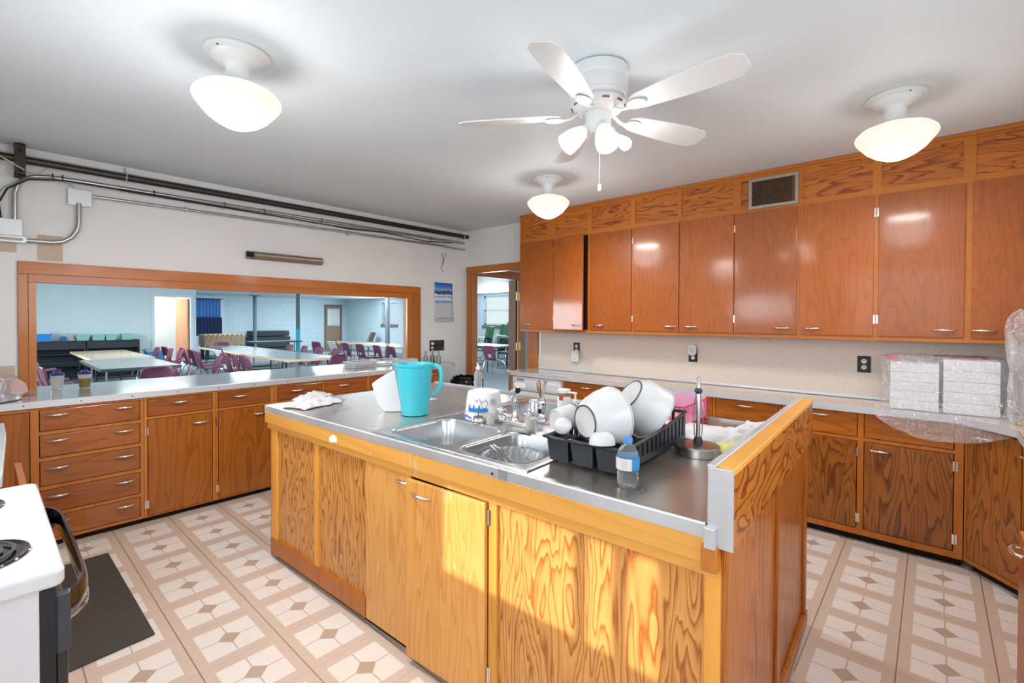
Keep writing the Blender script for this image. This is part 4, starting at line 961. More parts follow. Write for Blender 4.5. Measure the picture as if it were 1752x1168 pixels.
o = M().tube([(0, 0, 0), (.05, .02, .006), (.11, .02, .0), (.16, .04, .004)], .011, 8, flat=.6).build('orange_peeler', plain('orange_plastic', (240, 150, 50), .4), smooth=60)
o.location = isl(2.06, 1.06, ZI+.046); o.rotation_euler = (0, 0, IRZ); tag(o, 'orange plastic utensil lying inside the red wire basket', 'utensil')

# towels at the right end
YEL = plain('yellow_cloth', (240, 232, 150), .9, bump=.5, bscale=200)
for k, (s_, t_, sx, sy, hh, sd, rr_, mt, lb) in enumerate((
    (2.32, .98, .30, .46, .04, 2.2, .2, CLOTH, 'thin white towel spread between the rack and the towel holder'),
    (2.49, 1.02, .18, .40, .05, 5.7, 1.2, CLOTH, 'crumpled white towel against the island ledge'),
    (2.54, 1.22, .15, .16, .055, 9.9, .4, CLOTH, 'rolled pale towel farthest along the island ledge'),
    (2.55, .80, .12, .20, .035, 12.3, .9, YEL, 'yellow cloth draped beside the towel holder base'))):
    o = M(); crumple(o, 0, 0, 0, sy, sx, hh, sd, rot=rr_)
    o = o.build('dish_towel', mt, smooth=60, solid=.006, off=-1, subs=1); o.location = isl(s_, t_, ZI+.003); o.rotation_euler = (0, 0, IRZ); tag(o, lb, 'towel')
# crystal bowl and tongs in the sink
zb = ZI-.168
o = thing('crystal_bowl', 'cut-glass bowl lying in the right basin of the double sink', 'bowl', isl(1.80, .24, ZI-.128), IRZ)
m = M(); n = 48; prof = [(.05, 0), (.075, .012), (.105, .05), (.125, .092), (.13, .10), (.122, .10), (.10, .055), (.07, .018), (.0, .012)]; vs = []; fs = []
for j, (r, z) in enumerate(prof):
    for i in range(n):
        q = r*(1+.035*(1 if (i+j) % 2 else -1)*(1 if 0 < j < 7 else 0)); a = 2*PI*i/n; vs.append((q*math.cos(a), q*math.sin(a), z))
for j in range(len(prof)-1):
    for i in range(n): k = (i+1) % n; fs.append((j*n+i, j*n+k, (j+1)*n+k, (j+1)*n+i))
m.add(vs, fs).build('shell', plain('cut_glass', (240, 244, 246), .03, trans=.85, ior=1.45), o, smooth=0)
tg = thing('tongs', 'long steel tongs resting across the glass bowl in the sink', 'tongs', isl(1.80, .26, ZI-.030), IRZ)
for dy_ in (-.012, .012): M().tube([(-.22, .065+dy_*.6, .006), (-.08, -.02+dy_*1.1, .004), (.08, -.125+dy_*1.5, .0)], [.006, .0085, .007], 6, flat=.4).build('arm', CHROME, tg, smooth=50)

# ================================================================ STOVE AND LEFT SIDE
sx0, sx1, sy0, sy1 = X0+.003, .128, 1.515, 2.385
s_ = thing('electric_stove', 'white electric coil stove with black oven front at the lower left', 'stove', (0, 0, 0))
M().box((sx0, sy0+.02, .02), (.085, sy1-.02, .872)).build('body', plain('stove_side', (206, 208, 214), .25), s_, smooth=0, bevel=.004)
m = M().prism(rrect(sx0, sy0, sx1, sy1, .025), .872, .912); ct = m.build('cooktop', WHITE_E, s_, smooth=40, bevel=.008)
m = M().box((.085, sy0+.022, .05), (.112, sy1-.022, .865)).build('front_frame', BLACK_M, s_, smooth=0)
od = M().box((.112, sy0+.04, .17), (.135, sy1-.04, .80)).build('oven_door', BLACK_G, s_, smooth=0, bevel=.004)
m = M(); P = []
for k in range(17):
    u = k/16; y = sy0+.05+(sy1-sy0-.10)*u; q = 1-abs(2*u-1)**5; P.append((.135+.062*q, y, .79+.01*q))
m = M()
def hsec(u, v):
    y = sy0+.045+(sy1-sy0-.09)*u; q = max(0, 1-abs(2*u-1)**8); a = v*2*PI
    return (.128+.050*q+.010*math.cos(a), y, .80+.035*math.sin(a))
m.grid(hsec, 30, 10); m.build('door_handle', BLACK_G, od, smooth=60)
M().tube([(.128+.059*max(0, 1-abs(2*u-1)**8), sy0+.045+(sy1-sy0-.09)*u, .765) for u in [k/30 for k in range(31)]], .004, 6).build('chrome_strip', CHROME, od, smooth=50)
M().box((.112, sy0+.03, .70), (.139, sy0+.055, .84)).build('handle_bracket', plain('bracket_grey', (60, 62, 70), .35), od, smooth=0, bevel=.003)
def burner(x, y, r):
    pn = M().lathe([(r*1.22, .001), (r*1.2, .004), (r*1.1, .002), (r*.9, -.006), (r*.3, -.008), (0, -.008)], 36, (x, y, .914)).build('drip_pan', BLACK_G, ct, smooth=40)
    P = []
    for k in range(120):
        a = k/120*2*PI*3.6; rr = r*.2+(r*.85)*k/120; P.append((x+rr*math.cos(a), y+rr*math.sin(a), .922))
    M().tube(P, .0042, 6, flat=.6).lathe([(r*.16, .916), (r*.14, .925), (0, .925)], 12, (x, y, 0)).build('coil', plain('coil_grey', (96, 98, 100), .35, .7), pn, smooth=60)
burner(-.035, 1.72, .095); burner(-.045, 2.18, .075); burner(-.33, 1.72, .075); burner(-.33, 2.18, .095)
M().box((sx0, sy0+.01, .912), (sx0+.06, sy1-.01, 1.08)).build('back_panel', WHITE_E, s_, smooth=0, bevel=.006)
for k in range(5): M().cyl((sx0+.06, sy0+.12+k*.155, 1.0), (sx0+.085, sy0+.12+k*.155, 1.0), .02, n=16).build('knob', BLACK_M, s_)

lc = thing('side_counter', 'steel-topped wooden counter between the stove and the serving counter', 'counter', (0, 0, 0))
M().box((X0+.003, 2.47, 0), (.03, 3.62, .90)).build('body', W_lof, lc, smooth=0)
m = M().prism([(X0+.003, 2.44), (.045, 2.44), (.05, 2.60), (.075, 3.3), (.075, 3.64), (X0+.003, 3.64)], .90, .945); m.build('steel_top', GALV, lc, smooth=0, bevel=.004)
M().box((.03, 2.50, .78), (.11, 2.53, .86)).box((.09, 2.53, .76), (.11, 2.95, .87)).build('open_drawer', W_pah, lc, smooth=0)

mt = M(); mt.prism([(.16, 3.88), (.524, 3.886), (.535, 2.73), (.17, 2.70)], .001, .012)
tag(mt.build('floor_mat', plain('charcoal_mat', (72, 68, 64), .8, bump=.3, bscale=120, var=.12), smooth=0, bevel=.002), 'charcoal rubber floor mat between the stove and the drawer stack', 'mat')

# sack on the serving counter at the left edge
SK = plain('silvery_sack', (176, 168, 170), .3, .25, bump=.5, bscale=30)
sk = thing('plastic_sack', 'shiny grey printed plastic sack on the left end of the serving counter', 'sack', (-.10, 4.47, .966))
def sack(u, v):
    a = u*2*PI; zz = v; r = (1-.15*zz)*(1-max(0, zz-.75)*2.2); nz = noise.noise(Vector((math.cos(a)*2, math.sin(a)*2, zz*3)))*.14
    return (.27*r*math.cos(a)*(1+nz), .155*r*math.sin(a)*(1+nz), .19*zz+.02*nz*v)
m = M(); m.grid(sack, 40, 16); m.add([sack(k/40, 1) for k in range(40)], [list(range(40))]); m.build('bag', SK, sk, smooth=60)
M().add([(.18, -.03, .10), (.25, -.05, .14), (.29, -.05, .10), (.30, -.06, .05), (.26, -.06, .03), (.20, -.05, .05)], [(0, 1, 2, 3, 4, 5)]).build('torn_corner', plain('sack_pink', (190, 160, 152), .4), sk, smooth=0, solid=.012)
def text(parent, body, size, loc, rot, mat, name='lettering', extrude=.0008):
    cu = bpy.data.curves.new(name, 'FONT'); cu.body = body; cu.size = size; cu.extrude = extrude; cu.align_x = 'CENTER'; cu.align_y = 'CENTER'
    tmp = bpy.data.objects.new(name, cu); COL.objects.link(tmp); dg = bpy.context.evaluated_depsgraph_get()
    me = bpy.data.meshes.new_from_object(tmp.evaluated_get(dg)); COL.objects.unlink(tmp); bpy.data.objects.remove(tmp)
    me.materials.clear(); me.materials.append(mat)
    o = bpy.data.objects.new(name, me); COL.objects.link(o); o.parent = parent; o.location = loc; o.rotation_euler = rot; return o
LET = plain('sack_lettering', (222, 218, 222), .3, .2)
text(sk, 'URKS', .052, (.165, -.150, .095), (PI/2, -1.35, .42), LET)

# shakers on the serving counter
def shaker(x, y, label, fill):
    t = thing('plastic_shaker', label, 'shaker', (x, y, .961))
    M().lathe([(.030, 0), (.031, .003), (.040, .105), (.038, .105), (.029, .006), (0, .006)], 22).build('cup', TRANSL, t, smooth=40)
    if fill: M().lathe([(.0315, .004), (.0385, .072), (0, .072)], 22).build('contents', plain('brown_spice', (120, 104, 60), .8), t, smooth=40)
    M().lathe([(.042, .104), (.042, .116), (.030, .122), (.020, .122), (.018, .134), (0, .136)], 22).build('lid', plain('navy_lid', (24, 44, 120), .35), t, smooth=40)
shaker(.375, 4.90, 'clear shaker cup with navy lid and pale contents, left of the pair', False)
shaker(.525, 4.87, 'clear shaker cup with navy lid half filled with brown spice', True)

# white wire baskets + box on serving counter
def wbasket(x, y, rz, lb, w=.30, d=.2):
    t = thing('white_basket', lb, 'basket', (x, y, .961), rz, None); m = M()
    for z in (.006, .035, .065): m.tube([(0, 0, z), (w, 0, z), (w, d, z), (0, d, z)], .004, 5, closed=True)
    for k in range(15): xx = w*k/14; m.tube([(xx, 0, .065), (xx, 0, .006), (xx, d, .006), (xx, d, .065)], .003, 5)
    for k in range(9): yy = d*k/8; m.tube([(0, yy, .065), (0, yy, .006), (w, yy, .006), (w, yy, .065)], .003, 5)
    m.build('wires', WHITE_P, t, smooth=50); return t
t = wbasket(2.66, 4.62, .15, 'left of the two white baskets on the serving counter, holding papers')
M().box((.01, .01, .012), (.29, .19, .05)).build('paper_liner', PAPER, t, smooth=0, bevel=.004)
wbasket(2.98, 4.64, .05, 'right of the two white baskets on the serving counter')
t = thing('white_carton', 'white cardboard carton with a small blue mark behind the pitcher', 'carton', (3.22, 4.46, .961), -.25)
M().box((-.13, 0, 0), (.13, .14, .078)).build('box', PAPER, t, smooth=0, bevel=.004); M().box((-.115, -.0015, .02), (-.085, 0, .045)).build('blue_mark', BLUE, t, smooth=0)
for k, (x, y) in enumerate(((3.565, 4.57), (3.605, 4.50), (3.665, 4.55), (3.70, 4.49))):
    t = thing('glass_bottle', ['glass bottle nearest the opening in the row on the counter end', 'glass bottle second from the opening on the counter end', 'glass bottle third from the opening on the counter end', 'glass bottle nearest the doorway on the counter end'][k], 'bottle', (x, y, .961), 0, 'empty glass bottles on the counter end')
    M().lathe([(0, .004), (.022, 0), (.025, .006), (.025, .055), (.024, .075), (.010, .11), (.009, .135), (.012, .137), (.012, .145)], 18).build('bottle', GLASS, t, smooth=50)
    M().lathe([(.013, .143), (.013, .153), (0, .154)], 12).build('cap', CHROMED, t)

# wall things
t = thing('wall_calendar', 'wall calendar with a blue snowy landscape above a white month page', 'calendar', (3.79, YP-.001, 1.49))
def sheetcurl(x0, x1, z0, z1, curl, y=0):
    def fn(u, v):
        return (x0+(x1-x0)*u, y-.004-curl*(1-v)**2*(1+.5*math.sin(u*3)), z0+(z1-z0)*v)
    return fn
m = M(); m.grid(sheetcurl(0, .295, .22, .468, .002), 12, 12); o = m.build('picture_page', None, t, smooth=40, solid=.0015)
def snow():
    m, n, l, p = newmat('snow_landscape'); tc = N(n, 'ShaderNodeTexCoord'); sp = N(n, 'ShaderNodeSeparateXYZ'); l.new(tc.outputs['Object'], sp.inputs[0])
    nz = N(n, 'ShaderNodeTexNoise'); nz.inputs['Scale'].default_value = 16; nz.inputs['Detail'].default_value = 4; l.new(tc.outputs['Object'], nz.inputs['Vector'])
    ad = N(n, 'ShaderNodeMath', operation='MULTIPLY_ADD'); l.new(nz.outputs[0], ad.inputs[0]); ad.inputs[1].default_value = .07; l.new(sp.outputs[2], ad.inputs[2])
    mr = N(n, 'ShaderNodeMapRange'); l.new(ad.outputs[0], mr.inputs[0]); mr.inputs[1].default_value = .255; mr.inputs[2].default_value = .503
    r = N(n, 'ShaderNodeValToRGB'); l.new(mr.outputs[0], r.inputs[0]); e = r.color_ramp.elements
    e[0].position = 0; e[0].color = lin((90, 130, 190)); e[1].position = 1; e[1].color = lin((20, 80, 170))
    for q, c in ((.18, (220, 230, 244)), (.28, (96, 140, 200)), (.36, (236, 240, 246)), (.44, (70, 76, 96)), (.56, (60, 60, 76)), (.64, (120, 170, 220)), (.8, (40, 120, 200))): x = e.new(q); x.color = lin(c)
    l.new(r.outputs[0], p.inputs['Base Color']); p.inputs['Roughness'].default_value = .35; return m
o.data.materials.clear(); o.data.materials.append(snow())
m = M(); m.grid(sheetcurl(.01, .30, .02, .222, .02), 12, 12); pg = m.build('month_page', PAPER, t, smooth=40, solid=.0015)
m = M()
for k in range(6): m.box((.03, -.0062, .06+k*.024), (.285, -.0055, .0606+k*.024))
for k in range(8): m.box((.03+k*.0364, -.0062, .06), (.0306+k*.0364, -.0055, .18))
m.box((.03, -.0066, .19), (.06, -.0055, .205)).build('grid_lines', plain('calendar_ink', (150, 156, 180), .6), pg, smooth=0)
text(pg, 'JANUARY', .02, (.16, -.0075, .198), (PI/2, 0, 0), plain('month_ink', (90, 96, 130), .6), 'month_name', .0003) if False else None
m = M(); m.grid(sheetcurl(.0, .30, -.02, .05, .03), 10, 6); m.build('curled_page', PAPER, t, smooth=40, solid=.0015)
t = thing('wire_hanger', 'bent wire hook hanging on the wall above the calendar', 'hanger', (3.93, YP-.012, 2.10))
M().tube([(0, 0, .0), (-.035, 0, .02), (-.045, 0, .06), (-.02, 0, .07), (-.01, 0, .12), (0, 0, .16), (-.035, 0, .225), (.055, 0, .225), (.005, 0, .165), (-.002, 0, .10)], .0028, 6).build('wire', plain('rusty_wire', (110, 86, 66), .5, .6), t, smooth=50)
M().cyl((-.0, 0, .228), (0, .012, .228), .004, n=8).build('nail', CHROMED, t)
t = thing('wall_switch_plate', 'wide black switch and dimmer plate beside the serving opening', 'switch', (3.715, YP-.001, 1.095))
M().box((0, -.006, 0), (.235, 0, .135)).build('plate', PLATE, t, smooth=0, bevel=.002)
M().cyl((.035, -.006, .095), (.035, -.022, .095), .02, n=20).cyl((.035, -.006, .04), (.035, -.012, .04), .018, n=20).build('dimmer_knob', plain('ivory_knob', (226, 214, 196), .4), t)
for x in (.10, .145, .19): M().box((x-.005, -.014, .055), (x+.005, -.006, .08)).build('toggle', PLATE, t, smooth=0)
M().cyl((.21, -.006, .03), (.21, -.009, .03), .006, n=10).build('indicator', WHITE_P, t)
# metal bar fixture
t = thing('wall_light_bar', 'long dull metal light bar screwed above the serving opening', 'light fixture', (1.605, YP, 2.05))
m = M().box((0, -.035, -.008), (.71, 0, .062)); m.build('back_channel', plain('dull_channel', (120, 108, 96), .4, .7), t, smooth=0, bevel=.003)
M().tube([(.05, -.045, .028), (.70, -.045, .028)], .030, 16).build('reflector', plain('dull_bronze', (156, 140, 122), .35, .75), t, smooth=50)
M().cyl((.0, -.04, .03), (.05, -.04, .03), .022, n=12).build('socket', DARK, t)

# conduits
t = thing('black_pipe', 'thick dark pipe running along the top of the serving wall', 'pipe', (0, 0, 0))
M().cyl((X0, 4.60, 2.562), (4.28, 4.60, 2.578), .026, n=14).build('run', plain('dark_pipe', (66, 60, 54), .35, .7), t, smooth=50)
for x in (.74, 4.20): M().tube([(x, 4.60+.03*math.cos(a), 2.57+.03*math.sin(a)) for a in [k*PI/6 for k in range(12)]], .005, 5, closed=True).cyl((x, 4.62, 2.60), (x, 4.66, 2.65), .005, n=6).build('clamp', CHROMED, t)
t = thing('pipe_bracket', 'dark bent steel bracket holding the pipe at the upper left', 'bracket', (.15, 4.565, 2.45))
M().box((0, -.004, 0), (.055, .004, .208)).box((0, -.004, .200), (.055, .09, .208)).box((0, -.004, 0), (.055, .12, .008)).build('strap', plain('bracket_brown', (58, 52, 46), .5, .5), t, smooth=0, bevel=.002)
for z in (.03, .16): M().cyl((.028, -.004, z), (.028, -.012, z), .010, n=10).build('bolt', DARK, t)
CON = plain('conduit_steel', (176, 178, 180), .3, .8)
t = thing('steel_conduit', 'upper steel conduit bending down to the left junction box', 'conduit')
M().tube([(.154, 4.64, 2.16), (.154, 4.64, 2.33), (.168, 4.64, 2.40), (.20, 4.64, 2.445), (.25, 4.64, 2.47), (.32, 4.64, 2.482), (.5, 4.64, 2.487), (1.6, 4.64, 2.490), (4.25, 4.64, 2.497)], .0155, 10).build('run', CON, t, smooth=50)
for x in (.34, .39, .92, 1.42, 1.75, 2.3, 3.0, 3.7): M().tube([(x, 4.64+.019*math.cos(a), 2.49+.022*math.sin(a)) for a in [k*PI/5 for k in range(10)]], .003, 5, closed=True).build('cable_tie', BLACK_M, t)
t = thing('steel_conduit', 'lower thin steel conduit running right from the middle junction box', 'conduit')
M().tube([(.55, 4.655, 2.395), (1.8, 4.655, 2.407), (3.95, 4.655, 2.425), (4.1, 4.655, 2.415), (4.28, 4.655, 2.42)], .012, 8).build('run', CON, t, smooth=50)
for x in (1.14, 2.6): M().box((x-.008, 4.645, 2.385), (x+.008, 4.685, 2.428)).build('strap', CON, t, smooth=0)
t = thing('steel_conduit', 'curved steel conduit joining the two junction boxes at the left', 'conduit')
M().tube([(.475, 4.645, 2.33), (.475, 4.645, 2.19), (.465, 4.645, 2.13), (.435, 4.645, 2.075), (.39, 4.645, 2.04), (.34, 4.645, 2.028), (.20, 4.645, 2.026)], .016, 10).build('run', CON, t, smooth=50)
m = M()
for off, z in ((0, .0), (.014, .006)): m.tube([(.7, 4.612-off, 2.465+z), (1.2, 4.612-off, 2.46+z), (2.2, 4.61-off, 2.455-z), (2.6, 4.61-off, 2.445+z), (3.0, 4.61-off, 2.465), (3.6, 4.60-off, 2.44-z), (4.0, 4.61-off, 2.47)], .005, 6)
m.tube([(.09, 4.64, 2.16), (.08, 4.63, 2.26), (.12, 4.62, 2.36), (.22, 4.605, 2.44), (.40, 4.608, 2.47), (.70, 4.612, 2.468)], .006, 6)
tag(m.build('black_cable', BLACK_M, smooth=50), 'black cables zip-tied along the steel conduit on the serving wall', 'cable')
m = M().tube([(.06, 4.64, 2.16), (.05, 4.62, 2.25), (.10, 4.61, 2.36), (.22, 4.60, 2.45), (.34, 4.61, 2.478), (.45, 4.62, 2.44)], .003, 5)
tag(m.build('green_wire', plain('green_wire', (110, 140, 120), .5), smooth=50), 'thin green wire looping beside the upper conduit bend', 'wire')
m = M().tube([(X0, 4.58, 2.62), (-.1, 4.57, 2.58), (.08, 4.565, 2.56), (.19, 4.56, 2.49), (.28, 4.60, 2.49), (.33, 4.64, 2.56), (.38, 4.67, 2.60), (1.0, 4.675, 2.605), (3.9, 4.675, 2.615)], .004, 6)
tag(m.build('beige_cable', plain('beige_cable', (206, 192, 176), .5), smooth=50), 'beige cable stapled along the wall just under the ceiling', 'cable')
struct(M().box((X0, YP-.022, 2.615), (XW, YP-.001, 2.635)).build('trim_10', WALL, smooth=0))
JB = plain('junction_white', (206, 212, 214), .4, .3)
t = thing('junction_box', 'white square junction box between the conduits, right of the pair', 'junction box', (.42, 4.645, 2.315))
M().box((0, 0, 0), (.125, .04, .11)).build('box', JB, t, smooth=0, bevel=.003); M().box((-.003, -.005, -.003), (.128, 0, .113)).build('cover', JB, t, smooth=0, bevel=.002)
t = thing('junction_box', 'white junction box at the left edge above the oval fitting', 'junction box', (.03, 4.625, 2.052))
M().box((0, 0, 0), (.155, .06, .105)).build('box', JB, t, smooth=0, bevel=.003); M().box((-.003, -.005, -.003), (.158, 0, .108)).build('cover', JB, t, smooth=0, bevel=.002)
t = thing('conduit_fitting', 'oval white conduit fitting under the left junction box', 'fitting', (.06, 4.62, 2.005))
m = M().prism(rrect(0, 0, .15, .042, .02), 0, .035, T=Matrix(((1, 0, 0, 0), (0, 0, 1, 0), (0, 1, 0, 0), (0, 0, 0, 1)))); m.build('body', JB, t, smooth=0)
m = M().prism(rrect(.02, .012, .13, .030, .008), -.003, .0, T=Matrix(((1, 0, 0, 0), (0, 0, 1, 0), (0, 1, 0, 0), (0, 0, 0, 1)))); m.build('gasket', plain('gasket', (170, 168, 150), .6), t, smooth=0)

# outlets on the backsplash
def outlet(y, z, label, dev=None):
    t = thing('wall_outlet', label, 'outlet', (XW-.012, y, z), -PI/2)
    M().box((-.04, -.006, -.06), (.04, 0, .06)).build('plate', PLATE, t, smooth=0, bevel=.002)
    for s in (-1, 1):
        m = M().cyl((0, -.006, s*.022), (0, -.009, s*.022), .017, n=18); r = m.build('receptacle', WHITE_P, t)
        M().box((-.008, -.0100, s*.022), (-.005, -.0089, s*.022+.009)).box((.005, -.0100, s*.022), (.008, -.0089, s*.022+.009)).build('slots', DARK, r, smooth=0)
    return t
outlet(2.90, 1.185, 'black outlet plate nearest the doorway with a white plug-in below')
outlet(1.63, 1.175, 'black outlet plate behind a rounded night light')
outlet(.373, 1.177, 'bare black double outlet left of the wrapped packs')
t = thing('plug_in_device', 'white rectangular plug-in unit below the outlet nearest the doorway', 'plug-in', (XW-.024, 2.90, 1.115), -PI/2)
M().box((-.045, -.03, -.075), (.045, 0, .045)).build('case', WHITE_P, t, smooth=0, bevel=.006); M().cyl((0, -.03, -.045), (0, -.032, -.045), .008, n=12).build('sensor', plain('sensor_grey', (120, 122, 124), .4), t)
t = thing('night_light', 'rounded white plug-in night light on the middle outlet', 'night light', (XW-.024, 1.63, 1.225), -PI/2)
m = M().prism(rrect(-.038, -.05, .038, .05, .03), 0, .03, T=Matrix(((1, 0, 0, 0), (0, 0, -1, 0), (0, 1, 0, 0), (0, 0, 0, 1)))); m.build('case', WHITE_P, t, smooth=0, bevel=.006)
M().tube([(.018*math.cos(k*PI/8), -.031, .018*math.sin(k*PI/8)) for k in range(16)], .0018, 5, closed=True).cyl((-.006, -.031, 0), (.006, -.031, 0), .0018, n=5).build('mark', plain('mark_blue', (80, 110, 170), .4), t)
# trash bin by the doorway
t = thing('trash_bin', 'dark trash bin lined with a crumpled black bag beside the doorway', 'bin', (3.97, 4.28, 0))
M().lathe([(.15, 0), (.155, .01), (.19, .74), (.195, .76), (.185, .76), (.15, .02), (0, .02)], 28).build('bin', plain('dark_bin', (40, 46, 46), .5), t, smooth=40)
def liner(u, v):
    a = u*2*PI; q = .19+.015*noise.noise(Vector((math.cos(a)*6, math.sin(a)*6, v*3))); r = q+(.012 if v > .3 else .012); z = .66+.13*v+.02*noise.noise(Vector((math.cos(a)*5, math.sin(a)*5, 9)))*v
    if v > .7: r = q-.02*(v-.7)/.3
    return (r*math.cos(a), r*math.sin(a), z)
m = M(); m.grid(liner, 48, 10); m.build('black_liner', BLACK_G, t, smooth=60)

# ================================================================ WRAPPED PACKS ON THE RIGHT COUNTER
FOAM = plain('white_foam', (222, 224, 228), .5)
def cups_pack(x0, y0, x1, y1, z0, z1, name, label, rows):
    t = thing(name, label, 'wrapped pack', ((x0+x1)/2, (y0+y1)/2, z0)); w_, d_ = x1-x0, y1-y0
    m = M(); n = rows
    for k in range(n):
        za = (z1-z0)*k/n; m.box((-w_/2, -d_/2, za+.001), (w_/2, d_/2, za+(z1-z0)/n-.0003))
    m.build('foam_stack', FOAM, t, smooth=0, bevel=.002)
    return t
a = cups_pack(3.99, -.035, 4.27, .205, .924, 1.225, 'foam_tray_pack', 'left stack of white foam trays inside the clear wrapping', 5)
b = cups_pack(4.00, -.305, 4.28, -.055, .924, 1.255, 'foam_tray_pack', 'right stack of white foam trays inside the clear wrapping', 5)
def shell(cx, cy, z0, wx, wy, h, seed, amp=.03, taper=.0, n=56, nv=22):
    def fn(u, v):
        a = u*2*PI; c, s = math.cos(a), math.sin(a); p = 5
        r = (abs(c)**p+abs(s)**p)**(-1/p); q = Vector((c*3, s*3, v*3+seed)); nz = noise.noise(q)+.6*noise.noise(q*2.7)
        k = 1-taper*v-(max(0, v-.9)*6)**2*.8
        return (cx+wx/2*r*c*k+amp*nz*c, cy+wy/2*r*s*k+amp*nz*s, z0+h*v+amp*.5*noise.noise(q*1.7)*v)
    m = M(); m.grid(fn, n, nv); return m
m = shell(4.130, -.05, .931, .365, .62, .345, 1.0, .013)
def skirt(u, v):
    y = .275-.62*u; q = Vector((u*7, v*4, 4)); nz = noise.noise(q)*.02
    edge = .04+.125*math.sin(PI*min(1, max(0, u)))**.7
    if v < .5: k = v/.5; return (3.96-.085*k-.0*u, y, .936+.012*(1-k)+abs(nz)*.8)
    k = (v-.5)/.5; yy = y; return (3.860-.012*math.sin(u*20)*k-.02*k+(-.16*max(0, (-.135-yy)/.2)), yy, .934-edge*k+nz*.5)
m.grid(skirt, 44, 16)
tag(m.build('clear_wrapping', FILM, smooth=60), 'crinkled clear plastic wrapping around the foam trays, hanging over the counter edge', 'plastic wrap')
m = M(); m.box((4.16, -.26, 1.262), (4.28, .0, 1.268)).box((4.14, .17, 1.228), (4.2, .235, 1.262)); tag(m.build('red_printed_film', plain('red_print', (190, 30, 34), .3), smooth=0, bevel=.002), 'strip of red printed film along the top of the wrapped trays', 'film')
t = thing('foam_cup_sleeve', 'tall sleeve of white foam cups standing at the right edge of the frame', 'cup sleeve', (3.95, -.495, .924))
m = M()
for k in range(16): m.lathe([(.095, 0), (.100, .028), (.098, .030), (.093, .030)], 28, (0, 0, .002+k*.034))
m.build('cup_stack', FOAM, t, smooth=40)
m = shell(3.945, -.485, .928, .29, .29, .64, 7.0, .035, -.05)
tag(m.build('milky_bag', FILM2, smooth=60), 'milky plastic bag around the tall cup sleeve, under the rightmost cabinet', 'plastic bag')

# ================================================================ CEILING LIGHTS AND FAN
OPAL = plain('opal_glass', (120, 118, 112), .25, emit=((255, 248, 234), .56))
SHADE = plain('lit_frosted_shade', (120, 118, 112), .3, emit=((255, 248, 234), .58))
BULB = plain('lit_bulb', (255, 255, 255), .3, emit=((255, 246, 226), 6.0))
WARM = (1.0, .975, .95)
def pointlight(name, loc, e, r=.05):
    l = bpy.data.lights.new(name, 'POINT'); l.energy = e; l.color = WARM; l.shadow_soft_size = r
    o = bpy.data.objects.new(name, l); COL.objects.link(o); o.location = loc
def schoolhouse(x, y, label, k=1.0):
    t = thing('ceiling_light', label, 'ceiling light', (x, y, H-.001), 0, 'schoolhouse ceiling lights')
    M().lathe([(.13, 0), (.132, -.008), (.120, -.016), (.105, -.020), (.100, -.030), (.085, -.040), (.06, -.05), (.048, -.065), (.046, -.11), (.05, -.125), (.072, -.135), (.074, -.142), (.04, -.145), (0, -.145)], 40).build('canopy', WHITE_F, t, smooth=40)
    for a in (.6, 3.7): M().cyl((.115*math.cos(a), .115*math.sin(a), -.017), (.115*math.cos(a), .115*math.sin(a), -.020), .004, n=6).build('screw', DARK, t)
    M().lathe([(.062, -.142), (.10, -.150), (.150, -.168), (.172, -.190), (.176, -.205), (.168, -.222), (.150, -.245), (.125, -.275), (.09, -.302), (.05, -.322), (.015, -.332), (0, -.333)], 48).build('globe', OPAL, t, smooth=60)
    pointlight('globe_glow', (x, y, H-.42), 7.5*k, .16)
    l = bpy.data.lights.new('globe_downlight', 'AREA'); l.shape = 'DISK'; l.size = .26; l.energy = 11*k; l.color = WARM
    o = bpy.data.objects.new('globe_downlight', l); COL.objects.link(o); o.location = (x, y, H-.345)
    pointlight('globe_glow_up', (x+.0, y, H-.10), 0.0, .1) if False else None
schoolhouse(.762, 2.31, 'white schoolhouse ceiling light nearest the serving opening', 1.35)
schoolhouse(3.185, .155, 'white schoolhouse ceiling light in front of the wall cabinets at the right', .62)
schoolhouse(3.145, 2.40, 'white schoolhouse ceiling light by the doorway end of the cabinets', 1.05)

FX, FY = 1.935, 1.185
fan = thing('ceiling_fan', 'white five-blade hugger ceiling fan with a lit three-shade light kit', 'fan', (FX, FY, H-.001))
M().lathe([(.128, 0), (.138, -.004), (.140, -.02), (.139, -.055), (.135, -.060), (.136, -.066), (.134, -.10), (.128, -.120), (.130, -.124), (.124, -.140), (.112, -.148), (.126, -.152), (.128, -.162), (.112, -.185), (.085, -.200), (.05, -.203)], 48).build('motor_housing', WHITE_F, fan, smooth=40)
m = M()
for k in range(10):
    a = k*2*PI/10+.2
    m.tube([(.1215*math.cos(a+d), .1215*math.sin(a+d), -.173) for d in (-.13, -.06, 0, .06, .13)], .005, 5)
m.build('vent_slots', plain('slot_brown', (120, 84, 64), .7), fan)
M().lathe([(.062, -.198), (.064, -.215), (.060, -.225), (.060, -.255), (.054, -.285), (.045, -.300), (.02, -.305), (0, -.305)], 32).build('switch_housing', WHITE_F, fan, smooth=40)
